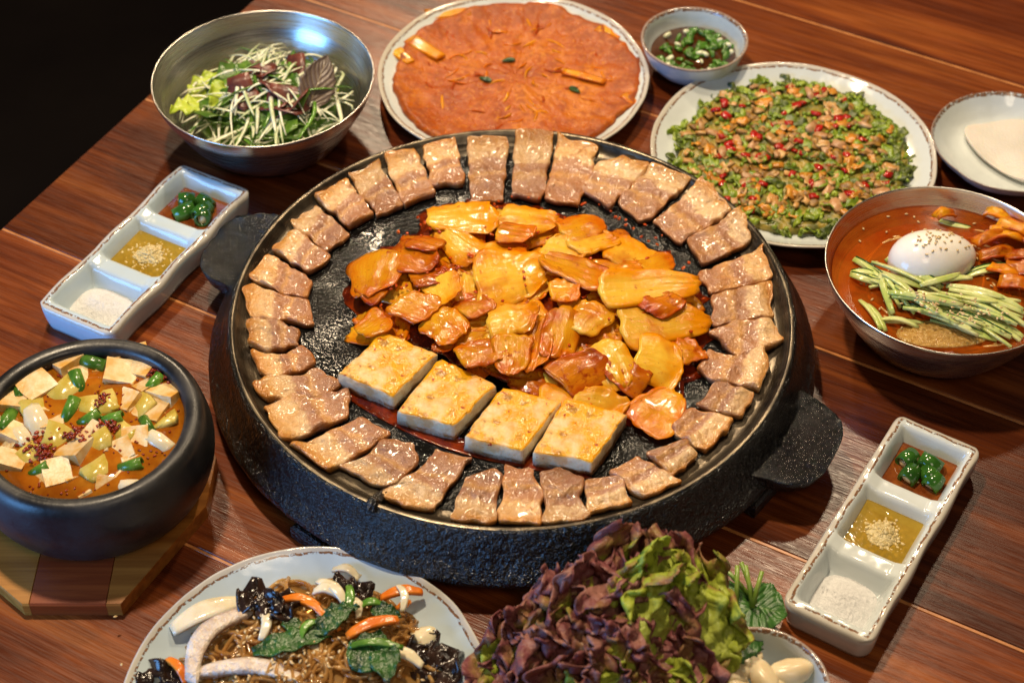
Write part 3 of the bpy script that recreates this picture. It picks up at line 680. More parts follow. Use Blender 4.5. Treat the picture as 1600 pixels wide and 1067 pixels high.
for (x0, y0, x1, y1, wpx, mt) in [(665, 25, 735, 20, 26, 'kimchi_pale'), (640, 62, 690, 92, 26, 'kimchi_pale'), (618, 80, 642, 100, 22, 'kimchi_pale'), (935, 45, 968, 62, 22, 'kimchi'), (880, 112, 945, 130, 16, 'kimchi'), (975, 150, 992, 165, 18, 'kimchi')]:
    p0 = at(x0, y0, .015); p1 = at(x1, y1, .015); m = p0.lerp(p1, .5); wv = wpx * mpp(m); ax = (p1 - p0); L = ax.length; ax.normalize(); sv = Vector((-ax.y, ax.x, 0)); sd = x0
    V, F, U = sheet(8, 6, lambda u, v: m + ax * ((u - .5) * L) + sv * ((v - .5) * wv * (1 - .3 * u)) + Vector((0, 0, .0012 - 12 * ((v - .5) * wv) ** 2 + .001 * fbm((u * 3, v * 3, sd)))) - jc, lambda u, v: .002)
    ob('cabbage_leaf', mesh('cabbage_leaf', V, F, M[mt], U), jn)
def flat_leaf(L, W, mat, seed, curl=.3, serr=0.0, ruffle=0.0, thick=.0006, nu=14, nv=10):
    def fn(u, v):
        wv = (v - .5) * 2; prof = math.sin(math.pi * min(1, .04 + .96 * u) ** .8) ** .8
        e = 1 + serr * (abs((u * 13) % 1 - .5) - .25) * (abs(wv) ** 3)
        y = wv * W / 2 * prof * e; x = u * L
        z = curl * L * (.25 - (u - .5) ** 2) + .16 * W * wv * wv * curl + ruffle * wv * wv * math.sin(u * 22 + seed + wv) + .05 * W * fbm((u * 2, v * 2, seed))
        return Vector((x, y, z))
    V, F, U = sheet(nu, nv, fn, lambda u, v: thick)
    return mesh('leaf', V, F, mat, U)
lf = [flat_leaf(.012, .006, M['leaf_dark'], k, .2) for k in range(3)]
for (x, y) in ((768, 126), (805, 92), (890, 135)):
    p = at(x, y, .0155) - jc; ob('herb_leaf', lf[x % 3], jn, (p.x, p.y, .0098), (0, 0, rnd(0, 6)))

# ---- green herb pancake
c, r_ = disc(1240, 234, 222, .020); c.z = .0002
pg = thing('dinner_plate', 'round pale plate with brown speckled lip under the green herb pancake', 'plate', c); ob('dish', plate_mesh(r_, .020, 2, M['glaze']), pg)
gc = Vector((c.x, c.y + .002, .0048))
gn = thing('herb_pancake', 'thick green herb pancake studded with clams and red chili', 'pancake', gc)
me, tz2 = ragged_disc(r_ * .80, r_ * .79, .0095, 8.0, .06, mat=simple('herb_batter', (.10, .11, .015), (.34, .25, .04), 90, .3, .5, 300), relief=.002); ob('pancake_disc', me, gn)
rs = random.Random(21)
def variants(n, f): return [f(k) for k in range(n)]
clam = {m: variants(3, lambda k: mesh('clam', *chunk(.0085, .0050, .0026, .34, k, .35), M[m])) for m in ('clam', 'clam_orange', 'squid_pink')}
rc = variants(3, lambda k: mesh('red_chili', *chunk(.0070, .0050, .0026, .3, k + 9, .5), M['red_chili']))
def crumple(L, W, mat, seed):
    rq = random.Random(seed); a = rq.uniform(0, 9)
    V, F, U = sheet(5, 4, lambda u, v: Vector(((u - .5) * L + .001 * fbm((u * 3, v * 3, a)), (v - .5) * W * (1 - .5 * abs(u - .5)) + .001 * fbm((v * 3, u * 3, a + 3)), .0022 * fbm((u * 2.2, v * 2.2, a + 7)) + .001 * math.sin(u * 7 + a))), lambda u, v: .0009)
    return mesh('leaf_piece', V, F, mat, U)
herb = {m: variants(4, lambda k: crumple(.013, .0085, M[m], k + 5)) for m in ('herb', 'herb_bright', 'herb_brown')}
def scatter(name, meshes, n, rmin, rmax, z, parent, tilt=.22, s0=.7, s1=1.25, flat=1.0, ell=1.0):
    for k in range(n):
        a = rs.uniform(0, 6.283); rr = math.sqrt(rs.uniform(rmin ** 2, rmax ** 2)); s = rs.uniform(s0, s1)
        ob(name, rs.choice(meshes), parent, (rr * math.cos(a), rr * math.sin(a) * ell, z + rs.uniform(0, .0012)), (rs.uniform(-tilt, tilt), rs.uniform(-tilt, tilt), rs.uniform(0, 6.283)), (s, s * rs.uniform(.8, 1.2), s * flat))
g_ = r_ * .85
scatter('herb_leaf', herb['herb'], 80, 0, g_ * .95, .0102, gn); scatter('herb_leaf', herb['herb_brown'], 70, 0, g_ * .85, .0110, gn)
scatter('herb_leaf', herb['herb_bright'], 80, g_ * .15, g_ * .9, .0108, gn); scatter('herb_leaf', herb['herb_bright'], 90, g_ * .86, g_ * .99, .0068, gn, .8); scatter('herb_leaf', herb['herb'], 100, g_ * .85, g_ * .99, .0058, gn, .8)
scatter('clam', clam['clam'], 48, 0, g_ * .9, .0110, gn, .3); scatter('clam', clam['clam_orange'], 36, 0, g_ * .9, .0112, gn, .3); scatter('squid_piece', clam['squid_pink'], 34, 0, g_ * .9, .0112, gn, .3, .8, 1.5)
cbits = variants(4, lambda k: crumple(.011, .007, M['clam'], k + 15)) + variants(3, lambda k: crumple(.012, .006, M['clam_orange'], k + 25)); scatter('clam', cbits, 60, 0, g_ * .9, .0118, gn, .5)
scatter('red_chili', rc, 60, 0, g_ * .88, .0114, gn, .3)
V, F = join([xf(chunk(rs.uniform(.002, .005), rs.uniform(.002, .004), .003, .3, k), (math.cos(a) * q, math.sin(a) * q, .0108), (rs.uniform(-1, 1), rs.uniform(-1, 1), rs.uniform(0, 6))) for k in range(420) for a, q in [(rs.uniform(0, 6.283), g_ * .97 * math.sqrt(rs.random()))]])
stuff(ob('herb_crumbs', mesh('herb_crumbs', V, F, M['herb_bright']), gn))

# ---- scallion dip
c, r_ = disc(1085, 60, 83, .034); c.z = .0002
db = thing('dip_bowl', 'small pale bowl with brown lip beside the kimchi pancake, holding scallion dip', 'bowl', c); ob('dish', bowl_mesh(r_, r_ * .5, .034, M['glaze_wide'], .0035, 4, .001), db)
dp = thing('scallion_dip', 'chopped green scallions floating in dark soy dip', 'sauce', (c.x, c.y, .019))
V, F, U = lathe([(r_ * .80, -.0005), (r_ * .80, .0003), (.0002, .0003)], 48); ob('soy_sauce', mesh('soy', V, F, M['soy']), dp)
sg = variants(4, lambda k: mesh('scallion_bit', *chunk(.0085, .0042, .0032, .15, k, .5), M['scallion'])); sw = [mesh('scallion_bit', *chunk(.007, .004, .0036, .12, 4, .5), M['scallion_white'])]
scatter('scallion_bit', sg, 78, 0, r_ * .72, .0010, dp, .6, .7, 1.2); scatter('scallion_bit', sw, 12, 0, r_ * .7, .0024, dp, .5, .6, 1.1)

# ---- rice paper
c, r_ = disc(1580, 219, 122, .022); c.z = .0002
rp = thing('side_plate', 'small pale plate with thick brown lip holding rice paper', 'plate', c); ob('dish', plate_mesh(r_, .022, 6, M['glaze_wide']), rp)
poly = []
for q in [(1502, 200), (1528, 190), (1600, 185), (1660, 200), (1680, 240), (1640, 285), (1600, 282), (1560, 262), (1525, 235)]:
    p = at(*q, .012); poly.append((p.x - c.x, p.y - c.y))
V, F = slab(chaikin(poly, 2), .004, [1, .985, .9, .7, .4], lambda x, y, s: .0025 + .0016 * (1 - s) + .0012 * math.sin(x * 130) * s, 0)
tag(ob('rice_paper', mesh('rice_paper', V, F, M['rice_paper']), loc=(c.x, c.y, .0085)), 'stack of folded white rice paper sheets on the small brown-lipped plate', 'rice paper')

# ---- steel bowls
def steel_bowl(px, py, half, zr, label):
    c, r_ = disc(px, py, half, zr); c.z = .0002
    t = thing('steel_bowl', label, 'bowl', c)
    rb = r_ * .56; h = zr
    pi = [(.0002, .003), (rb * .8, .003), (rb * 1.1, .006), (r_ * .80, h * .42), (r_ * .915, h * .72), (r_ * .94, h * .78), (r_ * .975, h * .93), (r_ - .0012, h * .99), (r_ - .0006, h + .0003)]
    po = [(r_ + .0006, h), (r_ - .0002, h * .95), (r_ * .955, h * .77), (r_ * .925, h * .72), (r_ * .81, h * .40), (rb * 1.15, .0045), (rb, .002), (rb * .98, .0003), (.0002, .0003)]
    V, F, U = lathe(smooth_prof(pi + po, 2), 144); ob('bowl_wall', mesh('steel_bowl', V, F, M['steel'], U), t)
    return t, c, r_
sb, c, r_ = steel_bowl(411, 119, 173, .064, 'wide brushed steel bowl near the table edge holding fresh salad')
sal = thing('leek_salad', 'shredded leek salad with green and purple leaves in the steel bowl', 'salad', (c.x, c.y, .010))
rs = random.Random(31)
V, F = slab([(r_ * .50 * math.cos(k * .1309), r_ * .50 * math.sin(k * .1309)) for k in range(48)], .02, [1.28, 1.2, 1, .9, .75, .55, .35, .15], lambda x, y, s: .018 + .012 * (1 - s * s / 1.64) + .003 * fbm((x, y, 0), 60), .001)
ob('leaf_bed', mesh('leaf_bed', V, F, M['leaf_green']), sal)
lv = variants(4, lambda k: crumple(.040, .026, M['leaf_green'], k)); lr = variants(3, lambda k: crumple(.034, .024, M['leaf_red'], k)); ll = variants(3, lambda k: flat_leaf(.045, .03, M['leaf_lime'], k, .3, 0, .004))
def dome(x, y, R0=None): q = (x * x + y * y) / (r_ * .78) ** 2; return .012 + .024 * max(0, 1 - q)
def on_salad(n, name, ms, rmax, dz, tilt=.5):
    for k in range(n):
        a = rs.uniform(0, 6.283); q = math.sqrt(rs.random()) * rmax * r_; x, y = q * math.cos(a), q * math.sin(a) - .004
        ob(name, rs.choice(ms), sal, (x, y, dome(x, y) + dz + rs.uniform(0, .004)), (rs.uniform(-tilt, tilt), rs.uniform(-tilt, tilt), rs.uniform(0, 6.28)), rs.uniform(.6, 1.1))
on_salad(40, 'salad_leaf', lv, .46, .003, .5); on_salad(12, 'red_leaf', lr, .42, .008, .6)
for (x, y) in ((285, 160), (300, 150), (310, 170), (545, 150), (345, 195)):
    p = at(x, y, .035) - Vector((c.x, c.y, .01)); ob('lime_leaf', rs.choice(ll), sal, (p.x * .86, p.y * .86, .027), (rs.uniform(-.4, .4), rs.uniform(-.6, 0), rs.uniform(1, 5)), .8)
for k in range(170):
    a = rs.uniform(0, 6.283); q = math.sqrt(rs.random()) * .66 * r_; x, y = q * math.cos(a), q * math.sin(a) - .004; L = rs.uniform(.03, .085); an = rs.gauss(1.0, .9); b = rs.uniform(-.010, .010); zt = dome(x, y) + .004 + rs.uniform(0, .010)
    pts = []
    for i in range(8):
        t = i / 7; s = (t - .5) * L; xx = x + s * math.cos(an) - b * math.sin(t * 3.14) * math.sin(an); yy = y + s * math.sin(an) + b * math.sin(t * 3.14) * math.cos(an)
        if math.hypot(xx, yy) > r_ * .80: f = r_ * .80 / math.hypot(xx, yy); xx *= f; yy *= f
        pts.append((xx, yy, max(dome(xx, yy) + .003, zt - 5 * s * s + .002 * math.sin(t * 6 + k))))
    V, F = tube(pts, (lambda w_: (lambda t: w_ * (.45 + .55 * math.sin(3.14 * t))))(rs.uniform(.0008, .0021)), 6, .35)
    ob('leek_shred', mesh('leek_shred', V, F, M[rs.choice(['shred', 'shred', 'scallion_white', 'scallion_white', 'scallion'])]), sal)
p = at(482, 168, .046) - Vector((c.x, c.y, .01))
ob('purple_leaf', flat_leaf(.048, .030, M['perilla_red'], 2, .25, .3, 0, .0008, 18, 12), sal, (p.x, p.y, .036), (.55, -.45, 1.25), 1.0)

# ---- cold noodle bowl
nb, c, r_ = steel_bowl(1481, 417, 190, .064, 'brushed steel bowl holding red cold noodle broth and half an egg')
nz = .050; cold = thing('cold_noodles', 'red iced noodle broth with cucumber and kimchi in the steel bowl', 'noodles', (c.x, c.y, nz))
V, F, U = lathe([(r_ * .925, -.0012), (r_ * .925, .0002), (r_ * .5, .0002), (.0002, .0002)], 96); ob('broth', mesh('cold_broth', V, F, M['noodle_broth'], U), cold)
V, F, U = lathe([(r_ * .86, -.012), (r_ * .5, -.011), (.0002, -.010)], 64); ob('broth_depth', mesh('broth_depth', V, F, simple('settled_chili', (.20, .04, .008), (.34, .10, .02), 50, .4, .3)), cold)
rs = random.Random(41); parts = []
for k in range(46):
    a0 = rs.uniform(0, 6.28); q = rs.uniform(.2, .75) * r_; da = rs.uniform(.5, 1.4); cx, cy = rs.uniform(-.015, .015), rs.uniform(-.02, .01)
    parts.append(tube([(cx + q * math.cos(a0 + da * i / 9), cy + q * .9 * math.sin(a0 + da * i / 9), -.0035 + .0035 * math.sin(i * .7 + k)) for i in range(10)], .0011, 6))
V, F = join(parts); stuff(ob('noodle_strands', mesh('noodle_strands', V, F, M['noodle']), cold))
def loc_(px, py, z, c_=None): p = at(px, py, z); return Vector((p.x - c.x, p.y - c.y, 0))
# cucumber julienne: flesh strip with a dark skin edge
CU = [(1335,400,1420,470),(1350,410,1470,455),(1375,430,1395,490),(1360,425,1440,470),(1400,440,1500,500),(1380,425,1450,480),(1420,470,1540,500),(1440,440,1520,430),(1395,455,1520,475),(1455,470,1570,515),(1480,440,1600,480),(1500,450,1600,500),(1500,425,1580,408),(1510,470,1600,490),(1440,480,1530,520),(1470,490,1560,522),(1345,460,1378,508),(1380,495,1445,496),(1405,420,1475,445),(1500,480,1595,530),(1530,460,1600,475),(1330,425,1370,440),(1425,455,1500,468),(1470,455,1560,470),(1480,470,1590,505),(1450,330,1520,352),(1385,400,1430,370),(1400,412,1440,378),(1540,500,1600,520),(1360,440,1430,430)]
CU += [(a + rs.uniform(-16, 16), b + rs.uniform(-9, 9), c2 + rs.uniform(-20, 12), d2 + rs.uniform(-9, 9)) for a, b, c2, d2 in CU[:25]]
for i, (x0, y0, x1, y1) in enumerate(CU):
    hz = .003 + .012 * math.exp(-(((x0 + x1) / 2 - 1480) / 90) ** 2 - (((y0 + y1) / 2 - 465) / 38) ** 2) + rs.uniform(-.001, .003)
    a, b = loc_(x0, y0, nz + hz), loc_(x1, y1, nz + hz); ax = (b - a); L = ax.length; ax.normalize(); sv = Vector((-ax.y, ax.x, 0)); wv = rs.uniform(.0028, .0048); bend = rs.uniform(-.004, .004); dz0 = rs.uniform(-.004, .001); dz1 = rs.uniform(-.004, .001)
    P = lambda u, y: a.lerp(b, u) + sv * (y + bend * math.sin(3.14 * u)) + Vector((0, 0, hz + (dz0 * (1 - u) + dz1 * u) - .0025 * (2 * u - 1) ** 2))
    rl_ = rs.uniform(-.5, .5); tap = lambda u: (.40 + .60 * math.sin(math.pi * (.06 + .88 * u)) ** .7)
    V, F, U = sheet(9, 3, lambda u, v: P(u, (v - .5) * wv * tap(u)) + Vector((0, 0, (v - .5) * wv * rl_)), lambda u, v: .0020)
    st = ob('cucumber_strip', mesh('cucumber_strip', V, F, M['cucumber'], U), cold)
    if i % 3 == 0 or i == 25:
        V, F, U = sheet(9, 1, lambda u, v: P(u, wv * tap(u) * .5 + .0002 + v * .0009) + Vector((0, 0, .5 * wv * rl_)), lambda u, v: .0019); ob('skin', mesh('cucumber_skin', V, F, M['cucumber_skin'], U), st)
for i, (x0, y0, x1, y1, wp, mt) in enumerate([(1540,330,1600,352,26,'kimchi'),(1545,365,1600,375,26,'kimchi'),(1520,385,1575,372,22,'kimchi_red'),(1530,400,1590,395,22,'kimchi_red'),(1570,420,1625,430,30,'kimchi_red'),(1560,350,1625,380,28,'kimchi'),(1570,400,1640,410,28,'kimchi_red'),(1560,440,1620,455,26,'kimchi_red'),(1460,345,1490,335,18,'kimchi'),(1580,360,1640,395,30,'kimchi'),(1545,418,1590,440,22,'kimchi')]):
    a, b = loc_(x0, y0, nz + .004), loc_(x1, y1, nz + .004); ax = b - a; L = ax.length; ax.normalize(); sv = Vector((-ax.y, ax.x, 0)); wv = wp * mpp(at(x0, y0, nz)); sd = i * 2.1
    V, F, U = sheet(9, 7, lambda u, v: a.lerp(b, u) + sv * ((v - .5) * wv) + Vector((0, 0, .004 + .004 * math.sin(3.1 * u) + .004 * fbm((u * 2, v * 2, sd)) - 9 * ((v - .5) * wv) ** 2 + (i % 3) * .0015)), lambda u, v: .0018)
    ob('kimchi_piece', mesh('noodle_kimchi', V, F, M[mt], U), cold)
V, F = slab([(p.x, p.y) for p in [loc_(1475 + 75 * math.cos(k * .2618), 522 + 22 * math.sin(k * .2618), nz) for k in range(24)]], .003, [1, .9, .7, .4, .2], lambda x, y, s: .0006 + .003 * (1 - s * s) + .0015 * fbm((x, y, 0), 300), -.001)
ob('iced_slush', mesh('slush', V, F, M['slush']), cold)
ses = mesh('sesame', *xf(lathe([(.0002, -.0013), (.0006, -.0009), (.0008, 0), (.0005, .0009), (.0002, .0013)], 7)[:2], rot=(0, math.pi / 2, 0)), M['sesame'])
def sesame_at(spots, parent):
    parts = []
    base = lathe([(.0002, -.0014), (.0007, -.0009), (.0009, 0), (.0005, .0010), (.0002, .0014)], 6)[:2]
    for p in spots: parts.append(xf(base, p, (rs.uniform(-.3, .3) + 1.57, 0, rs.uniform(0, 6.28)), (1, .6, 1)))
    V, F = join(parts); return stuff(ob('sesame_seeds', mesh('sesame_seeds', V, F, M['sesame']), parent))
sp = []
for k in range(90):
    px, py = rs.uniform(1340, 1600), rs.uniform(330, 540); sp.append(loc_(px, py, nz + .001) + Vector((0, 0, .0012)))
for k in range(70):
    t = rs.random(); px = 1420 + 130 * t + rs.gauss(0, 22); py = 455 + 40 * t + rs.gauss(0, 12); sp.append(loc_(px, py, nz + .018) + Vector((0, 0, .0175)))
sesame_at(sp, cold)
# half egg lying cut side down
ep = at(1460, 393, nz + .012); eg = thing('boiled_egg', 'white half boiled egg sprinkled with sesame on the cold noodles', 'egg', (ep.x, ep.y, nz + .003))
V, F, U = [], [], []; n = 40; m = 16; ea, eb, eh = .0335, .0235, .0225
def eggp(th, ph):     # th round, ph 0 at the rim .. pi/2 at the top
    k = 1 - .16 * math.cos(th) * math.cos(ph)
    return Vector((ea * math.cos(th) * math.cos(ph), eb * k * math.sin(th) * math.cos(ph), eh * math.sin(ph) * k))
for i in range(m):
    for k in range(n): V.append(eggp(2 * math.pi * k / n, -.35 + (math.pi / 2 + .35) * i / m))
V.append(Vector((0, 0, eh)))
for i in range(m - 1):
    for k in range(n): F.append((i * n + k, i * n + (k + 1) % n, (i + 1) * n + (k + 1) % n, (i + 1) * n + k))
for k in range(n): F.append(((m - 1) * n + k, (m - 1) * n + (k + 1) % n, m * n))
F.append(tuple(range(n - 1, -1, -1)))
er = .22; E_ = Matrix.Rotation(er, 4, 'Z'); V = [E_ @ v for v in V]; ob('egg_white', mesh('egg_white', V, F, M['egg']), eg)
sesame_at([E_ @ (eggp(rs.uniform(0, 6.28), math.pi / 2 - abs(rs.gauss(.35, .30))) * 1.02) + Vector((.003, .003, .0)) * 0 for k in range(46)], eg)

# ---- three-part sauce trays
def tray(TLp, TRp, BRp, BLp, zr, label, mat):
    P = [at(*q, zr) for q in (TLp, TRp, BRp, BLp)]; c = sum(P, Vector()) / 4
    ax = ((P[0] + P[1]) - (P[3] + P[2])) / 2; L = ax.length; W = (((P[1] - P[0]) + (P[2] - P[3])) / 2).length; ang = math.atan2(ax.y, ax.x); c.z = .0002
    t = thing('sauce_tray', label, 'tray', c); t.rotation_euler = (0, 0, ang)
    nx, ny = 132, 48; H = zr; rc_ = .010
    def xy(i, j):
        x = (-1 + 2 * i / nx) * L / 2; y = (-1 + 2 * j / ny) * W / 2; a = abs(x) - (L / 2 - rc_); b = abs(y) - (W / 2 - rc_)
        if a > 0 and b > 0:
            m = max(a, b); an = math.atan2(b, a); a2, b2 = m * math.cos(an), m * math.sin(an); x = math.copysign(L / 2 - rc_ + a2, x); y = math.copysign(W / 2 - rc_ + b2, y)
        y *= 1 - .02 * math.cos(x / L * 6 * math.pi)
        return x, y
    def hz(x, y):
        cw = L / 3; best = 9
        for kx in (-1, 0, 1):
            dx = abs(x - kx * cw * .975) - (cw / 2 - .0055 - .004); dy = abs(y) - (W / 2 - .0045 - .004)
            d = math.hypot(max(dx, 0), max(dy, 0)) + min(max(dx, dy), 0) - .004; best = min(best, d)
        s = min(1, max(0, (best + .0085) / .0085)); s = s ** 1.35 * (2.35 - 1.35 * s) if s < 1 else 1
        div = 1 if abs(abs(x) - L / 6) < .012 and abs(y) < W / 2 - .006 else 0
        top = H + .0010 * math.cos(x / L * 6 * math.pi) + .0008 * fbm((x, y, L), 40) - .0035 * div * min(1, (W / 2 - .006 - abs(y)) / .008)
        return .0065 + (top - .0065) * s
    V, F, U = [], [], []
    for i in range(nx + 1):
        for j in range(ny + 1):
            x, y = xy(i, j); dE = min(L / 2 - abs(x), W / 2 - abs(y)); z = hz(x, y) - .0014 * max(0, 1 - dE / .0018) ** 2; V.append((x, y, z)); U.append((dE - .0004, 0))
    g = lambda i, j: i * (ny + 1) + j
    for i in range(nx):
        for j in range(ny): F.append((g(i, j), g(i + 1, j), g(i + 1, j + 1), g(i, j + 1)))
    loop = [g(i, 0) for i in range(nx)] + [g(nx, j) for j in range(ny)] + [g(i, ny) for i in range(nx, 0, -1)] + [g(0, j) for j in range(ny, 0, -1)]
    prev = loop
    for (s, zf) in ((.998, .72), (.985, .45), (.955, .15), (.935, .0)):
        b = len(V)
        for q in loop: x, y, z = V[q]; sx = 1 - (1 - s) * W / L; V.append((x * sx, y * s, .0003 + z * zf)); U.append((-.004 - .01 * (1 - zf), 0))
        cur = list(range(b, b + len(loop)))
        for k in range(len(loop)): F.append((prev[k], prev[(k + 1) % len(loop)], cur[(k + 1) % len(loop)], cur[k]))
        prev = cur
    F.append(tuple(reversed(prev)))
    ob('dish', mesh('sauce_tray', V, F, mat, U), t)
    return t, c, ang, L, W
def cell(c, ang, L, k, dx=0, dy=0, z=.0075):
    v = Matrix.Rotation(ang, 3, 'Z') @ Vector((k * L / 3 * .975 + dx, dy, 0)); return Vector((c.x + v.x, c.y + v.y, z))
def rrect(lx, ly, r, n=6):
    out = []
    for (sx, sy, a0) in ((1, 1, 0), (-1, 1, 90), (-1, -1, 180), (1, -1, 270)):
        for k in range(n + 1): a = R(a0 + 90 * k / n); out.append((sx * (lx - r) + r * math.cos(a), sy * (ly - r) + r * math.sin(a)))
    return out
def fill_tray(T, names, oilfill, seed):
    t, c, ang, L, W = T; rs = random.Random(seed); cw = L / 3
    # chili sauce in the far cell
    o = cell(c, ang, L, 1); s = thing('chili_soy_dip', names[0], 'sauce', o); s.rotation_euler = (0, 0, ang)
    V, F = slab(rrect(cw / 2 - .0085, W / 2 - .0078, .006), .004, [1, .9, .5], lambda x, y, q: .0046, 0); ob('sauce', mesh('chili_sauce', V, F, M['chili_sauce']), s)
    for k in range(5):
        hh = rs.uniform(.010, .017); x, y = [(.003, .008), (-.004, -.009), (.006, -.003), (-.006, .003), (-.001, -.006)][k]
        prof = [(.0038, -hh / 2), (.0056, -hh / 2), (.0062, 0), (.0054, hh / 2), (.0036, hh / 2), (.0040, 0), (.0038, -hh / 2)]
        V, F, U = lathe(prof, 16); cr = ob('chili_ring', mesh('chili_ring', V, F, M['chili']), s, (x * 1.35, y * 1.35, .0074), (rs.uniform(1.2, 1.57), rs.uniform(-.2, .2), rs.uniform(0, 6.28)), 1.12)
        V, F = chunk(.0068, .0068, hh * .8, .2, k, .7); ob('seed_core', mesh('chili_core', V, F, M['chili_seed']), cr)
    V, F = join([xf(chunk(.0017, .0014, .0008, .1, k, .8), (rs.uniform(-.013, .013), rs.uniform(-.012, .012), .0045), (0, 0, rs.uniform(0, 6))) for k in range(26)]); stuff(ob('chili_seeds', mesh('chili_seeds', V, F, M['chili_seed']), s))
    # minced garlic in oil
    o = cell(c, ang, L, 0); s = thing('garlic_oil', names[1], 'sauce', o); s.rotation_euler = (0, 0, ang)
    V, F = slab(rrect(cw / 2 - .0082, W / 2 - .0075, .006), .004, [1, .9, .5], lambda x, y, q: .0054, 0); ob('oil', mesh('oil', V, F, M['oil']), s)
    parts = [slab([(.0115 * math.cos(k * .262) * (1 + .25 * fbm((k, seed, 1), .5)) - (.003 if oilfill else 0), .0125 * math.sin(k * .262) * (1 + .25 * fbm((k, seed, 2), .5))) for k in range(24)], .004, [1, .85, .6, .3], lambda x, y, q: .0036 + .0050 * (1 - q * q) + .0012 * fbm((x, y, seed), 420), .002)]
    for k in range(520):
        q = rs.gauss(0, .008); w_ = rs.gauss(0, .009)
        if oilfill: q = rs.gauss(-.003, .006); w_ = rs.gauss(0, .0065)
        if abs(q) > cw / 2 - .012 or abs(w_) > W / 2 - .011: continue
        hgt = .0035 + .0045 * math.exp(-(q * q + w_ * w_) / .00007); parts.append(xf(chunk(rs.uniform(.0014, .003), rs.uniform(.0014, .003), rs.uniform(.0014, .0026), .25, k, .5), (q, w_, hgt + rs.uniform(-.001, .001)), (rs.uniform(0, 3), rs.uniform(0, 3), 0)))
    V, F = join(parts); stuff(ob('minced_garlic', mesh('minced_garlic', V, F, M['garlic_mince']), s))
    # salt heap
    o = cell(c, ang, L, -1, -.002); poly = [((cw / 2 - .011) * (1 + .05 * fbm((k, seed, 0), .7)) * math.copysign(abs(math.cos(k * .157)) ** .7, math.cos(k * .157)), (W / 2 - .0105) * (1 + .06 * fbm((k, seed, 4), .7)) * math.copysign(abs(math.sin(k * .157)) ** .7, math.sin(k * .157))) for k in range(40)]
    V, F = slab(poly, .006, [.97, .92, .85, .75, .65, .55, .45, .35, .25, .15, .07], lambda x, y, q: .0006 + .0078 * (1 - q ** 1.6) + .0006 * fbm((x, y, seed), 320) + .0004 * fbm((x, y, seed), 900), 0)
    hx, hy = cw / 2 - .011, W / 2 - .0105; parts = []
    for k in range(620):
        a, q = rs.uniform(0, 6.283), math.sqrt(rs.random()) * 1.06; z_ = .0006 + .0078 * max(0, 1 - q ** 1.6); parts.append(xf(chunk(rs.uniform(.0005, .0010), rs.uniform(.0005, .0009), .0006, .2, k % 7, .1), (hx * q * math.cos(a), hy * q * math.sin(a), z_ - .0003), (rs.uniform(0, 3), rs.uniform(0, 3), 0)))
    V, F = join([(V, F)] + parts)
    hp = ob('salt_heap', mesh('salt_heap', V, F, M['salt'], smooth=False), loc=o, rot=(0, 0, ang)); tag(hp, names[2], 'salt', kind='stuff')
T1 = tray((287, 254), (391, 295), (180, 520), (47, 480), .024, 'pale blue three-part sauce tray between table edge and griddle handle', M['glaze_blue'])
fill_tray(T1, ('chili rings in soy sauce in the tray beside the salad bowl', 'minced garlic in oil in the tray near the table edge', 'white salt heap in the tray touching the stew pot'), False, 3)
T2 = tray((1404, 646), (1537, 698), (1362, 1006), (1220, 940), .024, 'pale three-part sauce tray next to the lettuce plate', M['glaze'])
fill_tray(T2, ('chili rings in soy sauce in the tray below the noodle bowl', 'minced garlic in golden oil in the tray by the lettuce plate', 'white salt heap in the tray by the garlic clove bowl'), True, 8)

# ---- stew pot on its board
BZ = .012; rimz = .080
pc, ri = disc(133, 655, 152, rimz); ro = ri + .0135
bp = [at(x, y, BZ) for x, y in [(34, 944), (188, 944), (322, 790), (338, 715), (300, 610), (200, 560), (60, 560), (-80, 640), (-130, 740), (-100, 830)]]
bd = thing('pot_board', 'striped wooden trivet board under the black stew pot', 'board', (pc.x, pc.y, .0002))
bpl = [(p.x - pc.x, p.y - pc.y) for p in bp]
def clip(poly, xa, xb):
    for sgn, lim in ((1, xa), (-1, -xb)):
        out = []
        for a, b in zip(poly, poly[1:] + poly[:1]):
            ia, ib = a[0] * sgn >= lim * 1, b[0] * sgn >= lim * 1
            if ia: out.append(a)
            if ia != ib: t = (lim * sgn - a[0]) / (b[0] - a[0]); out.append((lim * sgn, a[1] + (b[1] - a[1]) * t))
        poly = out
    return poly
xs = sorted([min(p[0] for p in bpl) - .001, at(45, 944, BZ).x - pc.x, at(165, 944, BZ).x - pc.x, max(p[0] for p in bpl) + .001])
for k in range(3):
    q = clip(bpl, xs[k] + .0001, xs[k + 1] - .0001); n = len(q)
    V, F = slab(q, BZ, [1, .992, .5], lambda x, y, s: BZ - .0018 if s > .995 else BZ - .0003, 0)
    ob('board_strip', mesh('board_strip', V, F, M['board'][k], smooth=False), bd)
pot = thing('stew_pot', 'thick black earthenware pot of orange stew on a wooden board', 'pot', (pc.x, pc.y, BZ)); hh = rimz - BZ
pr = [(.0002, .010), (ri * .8, .010), (ri * 1.02, .018), (ri * 1.04, hh * .55), (ri * 1.0, hh * .86), (ri * 1.0, hh * .95), (ri + .003, hh), (ri + .009, hh + .0008), (ro, hh * .95), (ro + .002, hh * .84), (ro + .0045, hh * .62), (ro + .002, hh * .36), (ro - .006, hh * .12), (ro - .016, .0015), (ro - .022, .0002), (.0002, .0002)]
V, F, U = lathe(smooth_prof(pr, 2), 128); ob('pot_wall', mesh('stew_pot', V, F, M['pot'], U), pot)
sz = rimz - .0095; stw = thing('tofu_stew', 'orange soybean stew with tofu cubes and scallion in the black pot', 'stew', (pc.x, pc.y, sz))
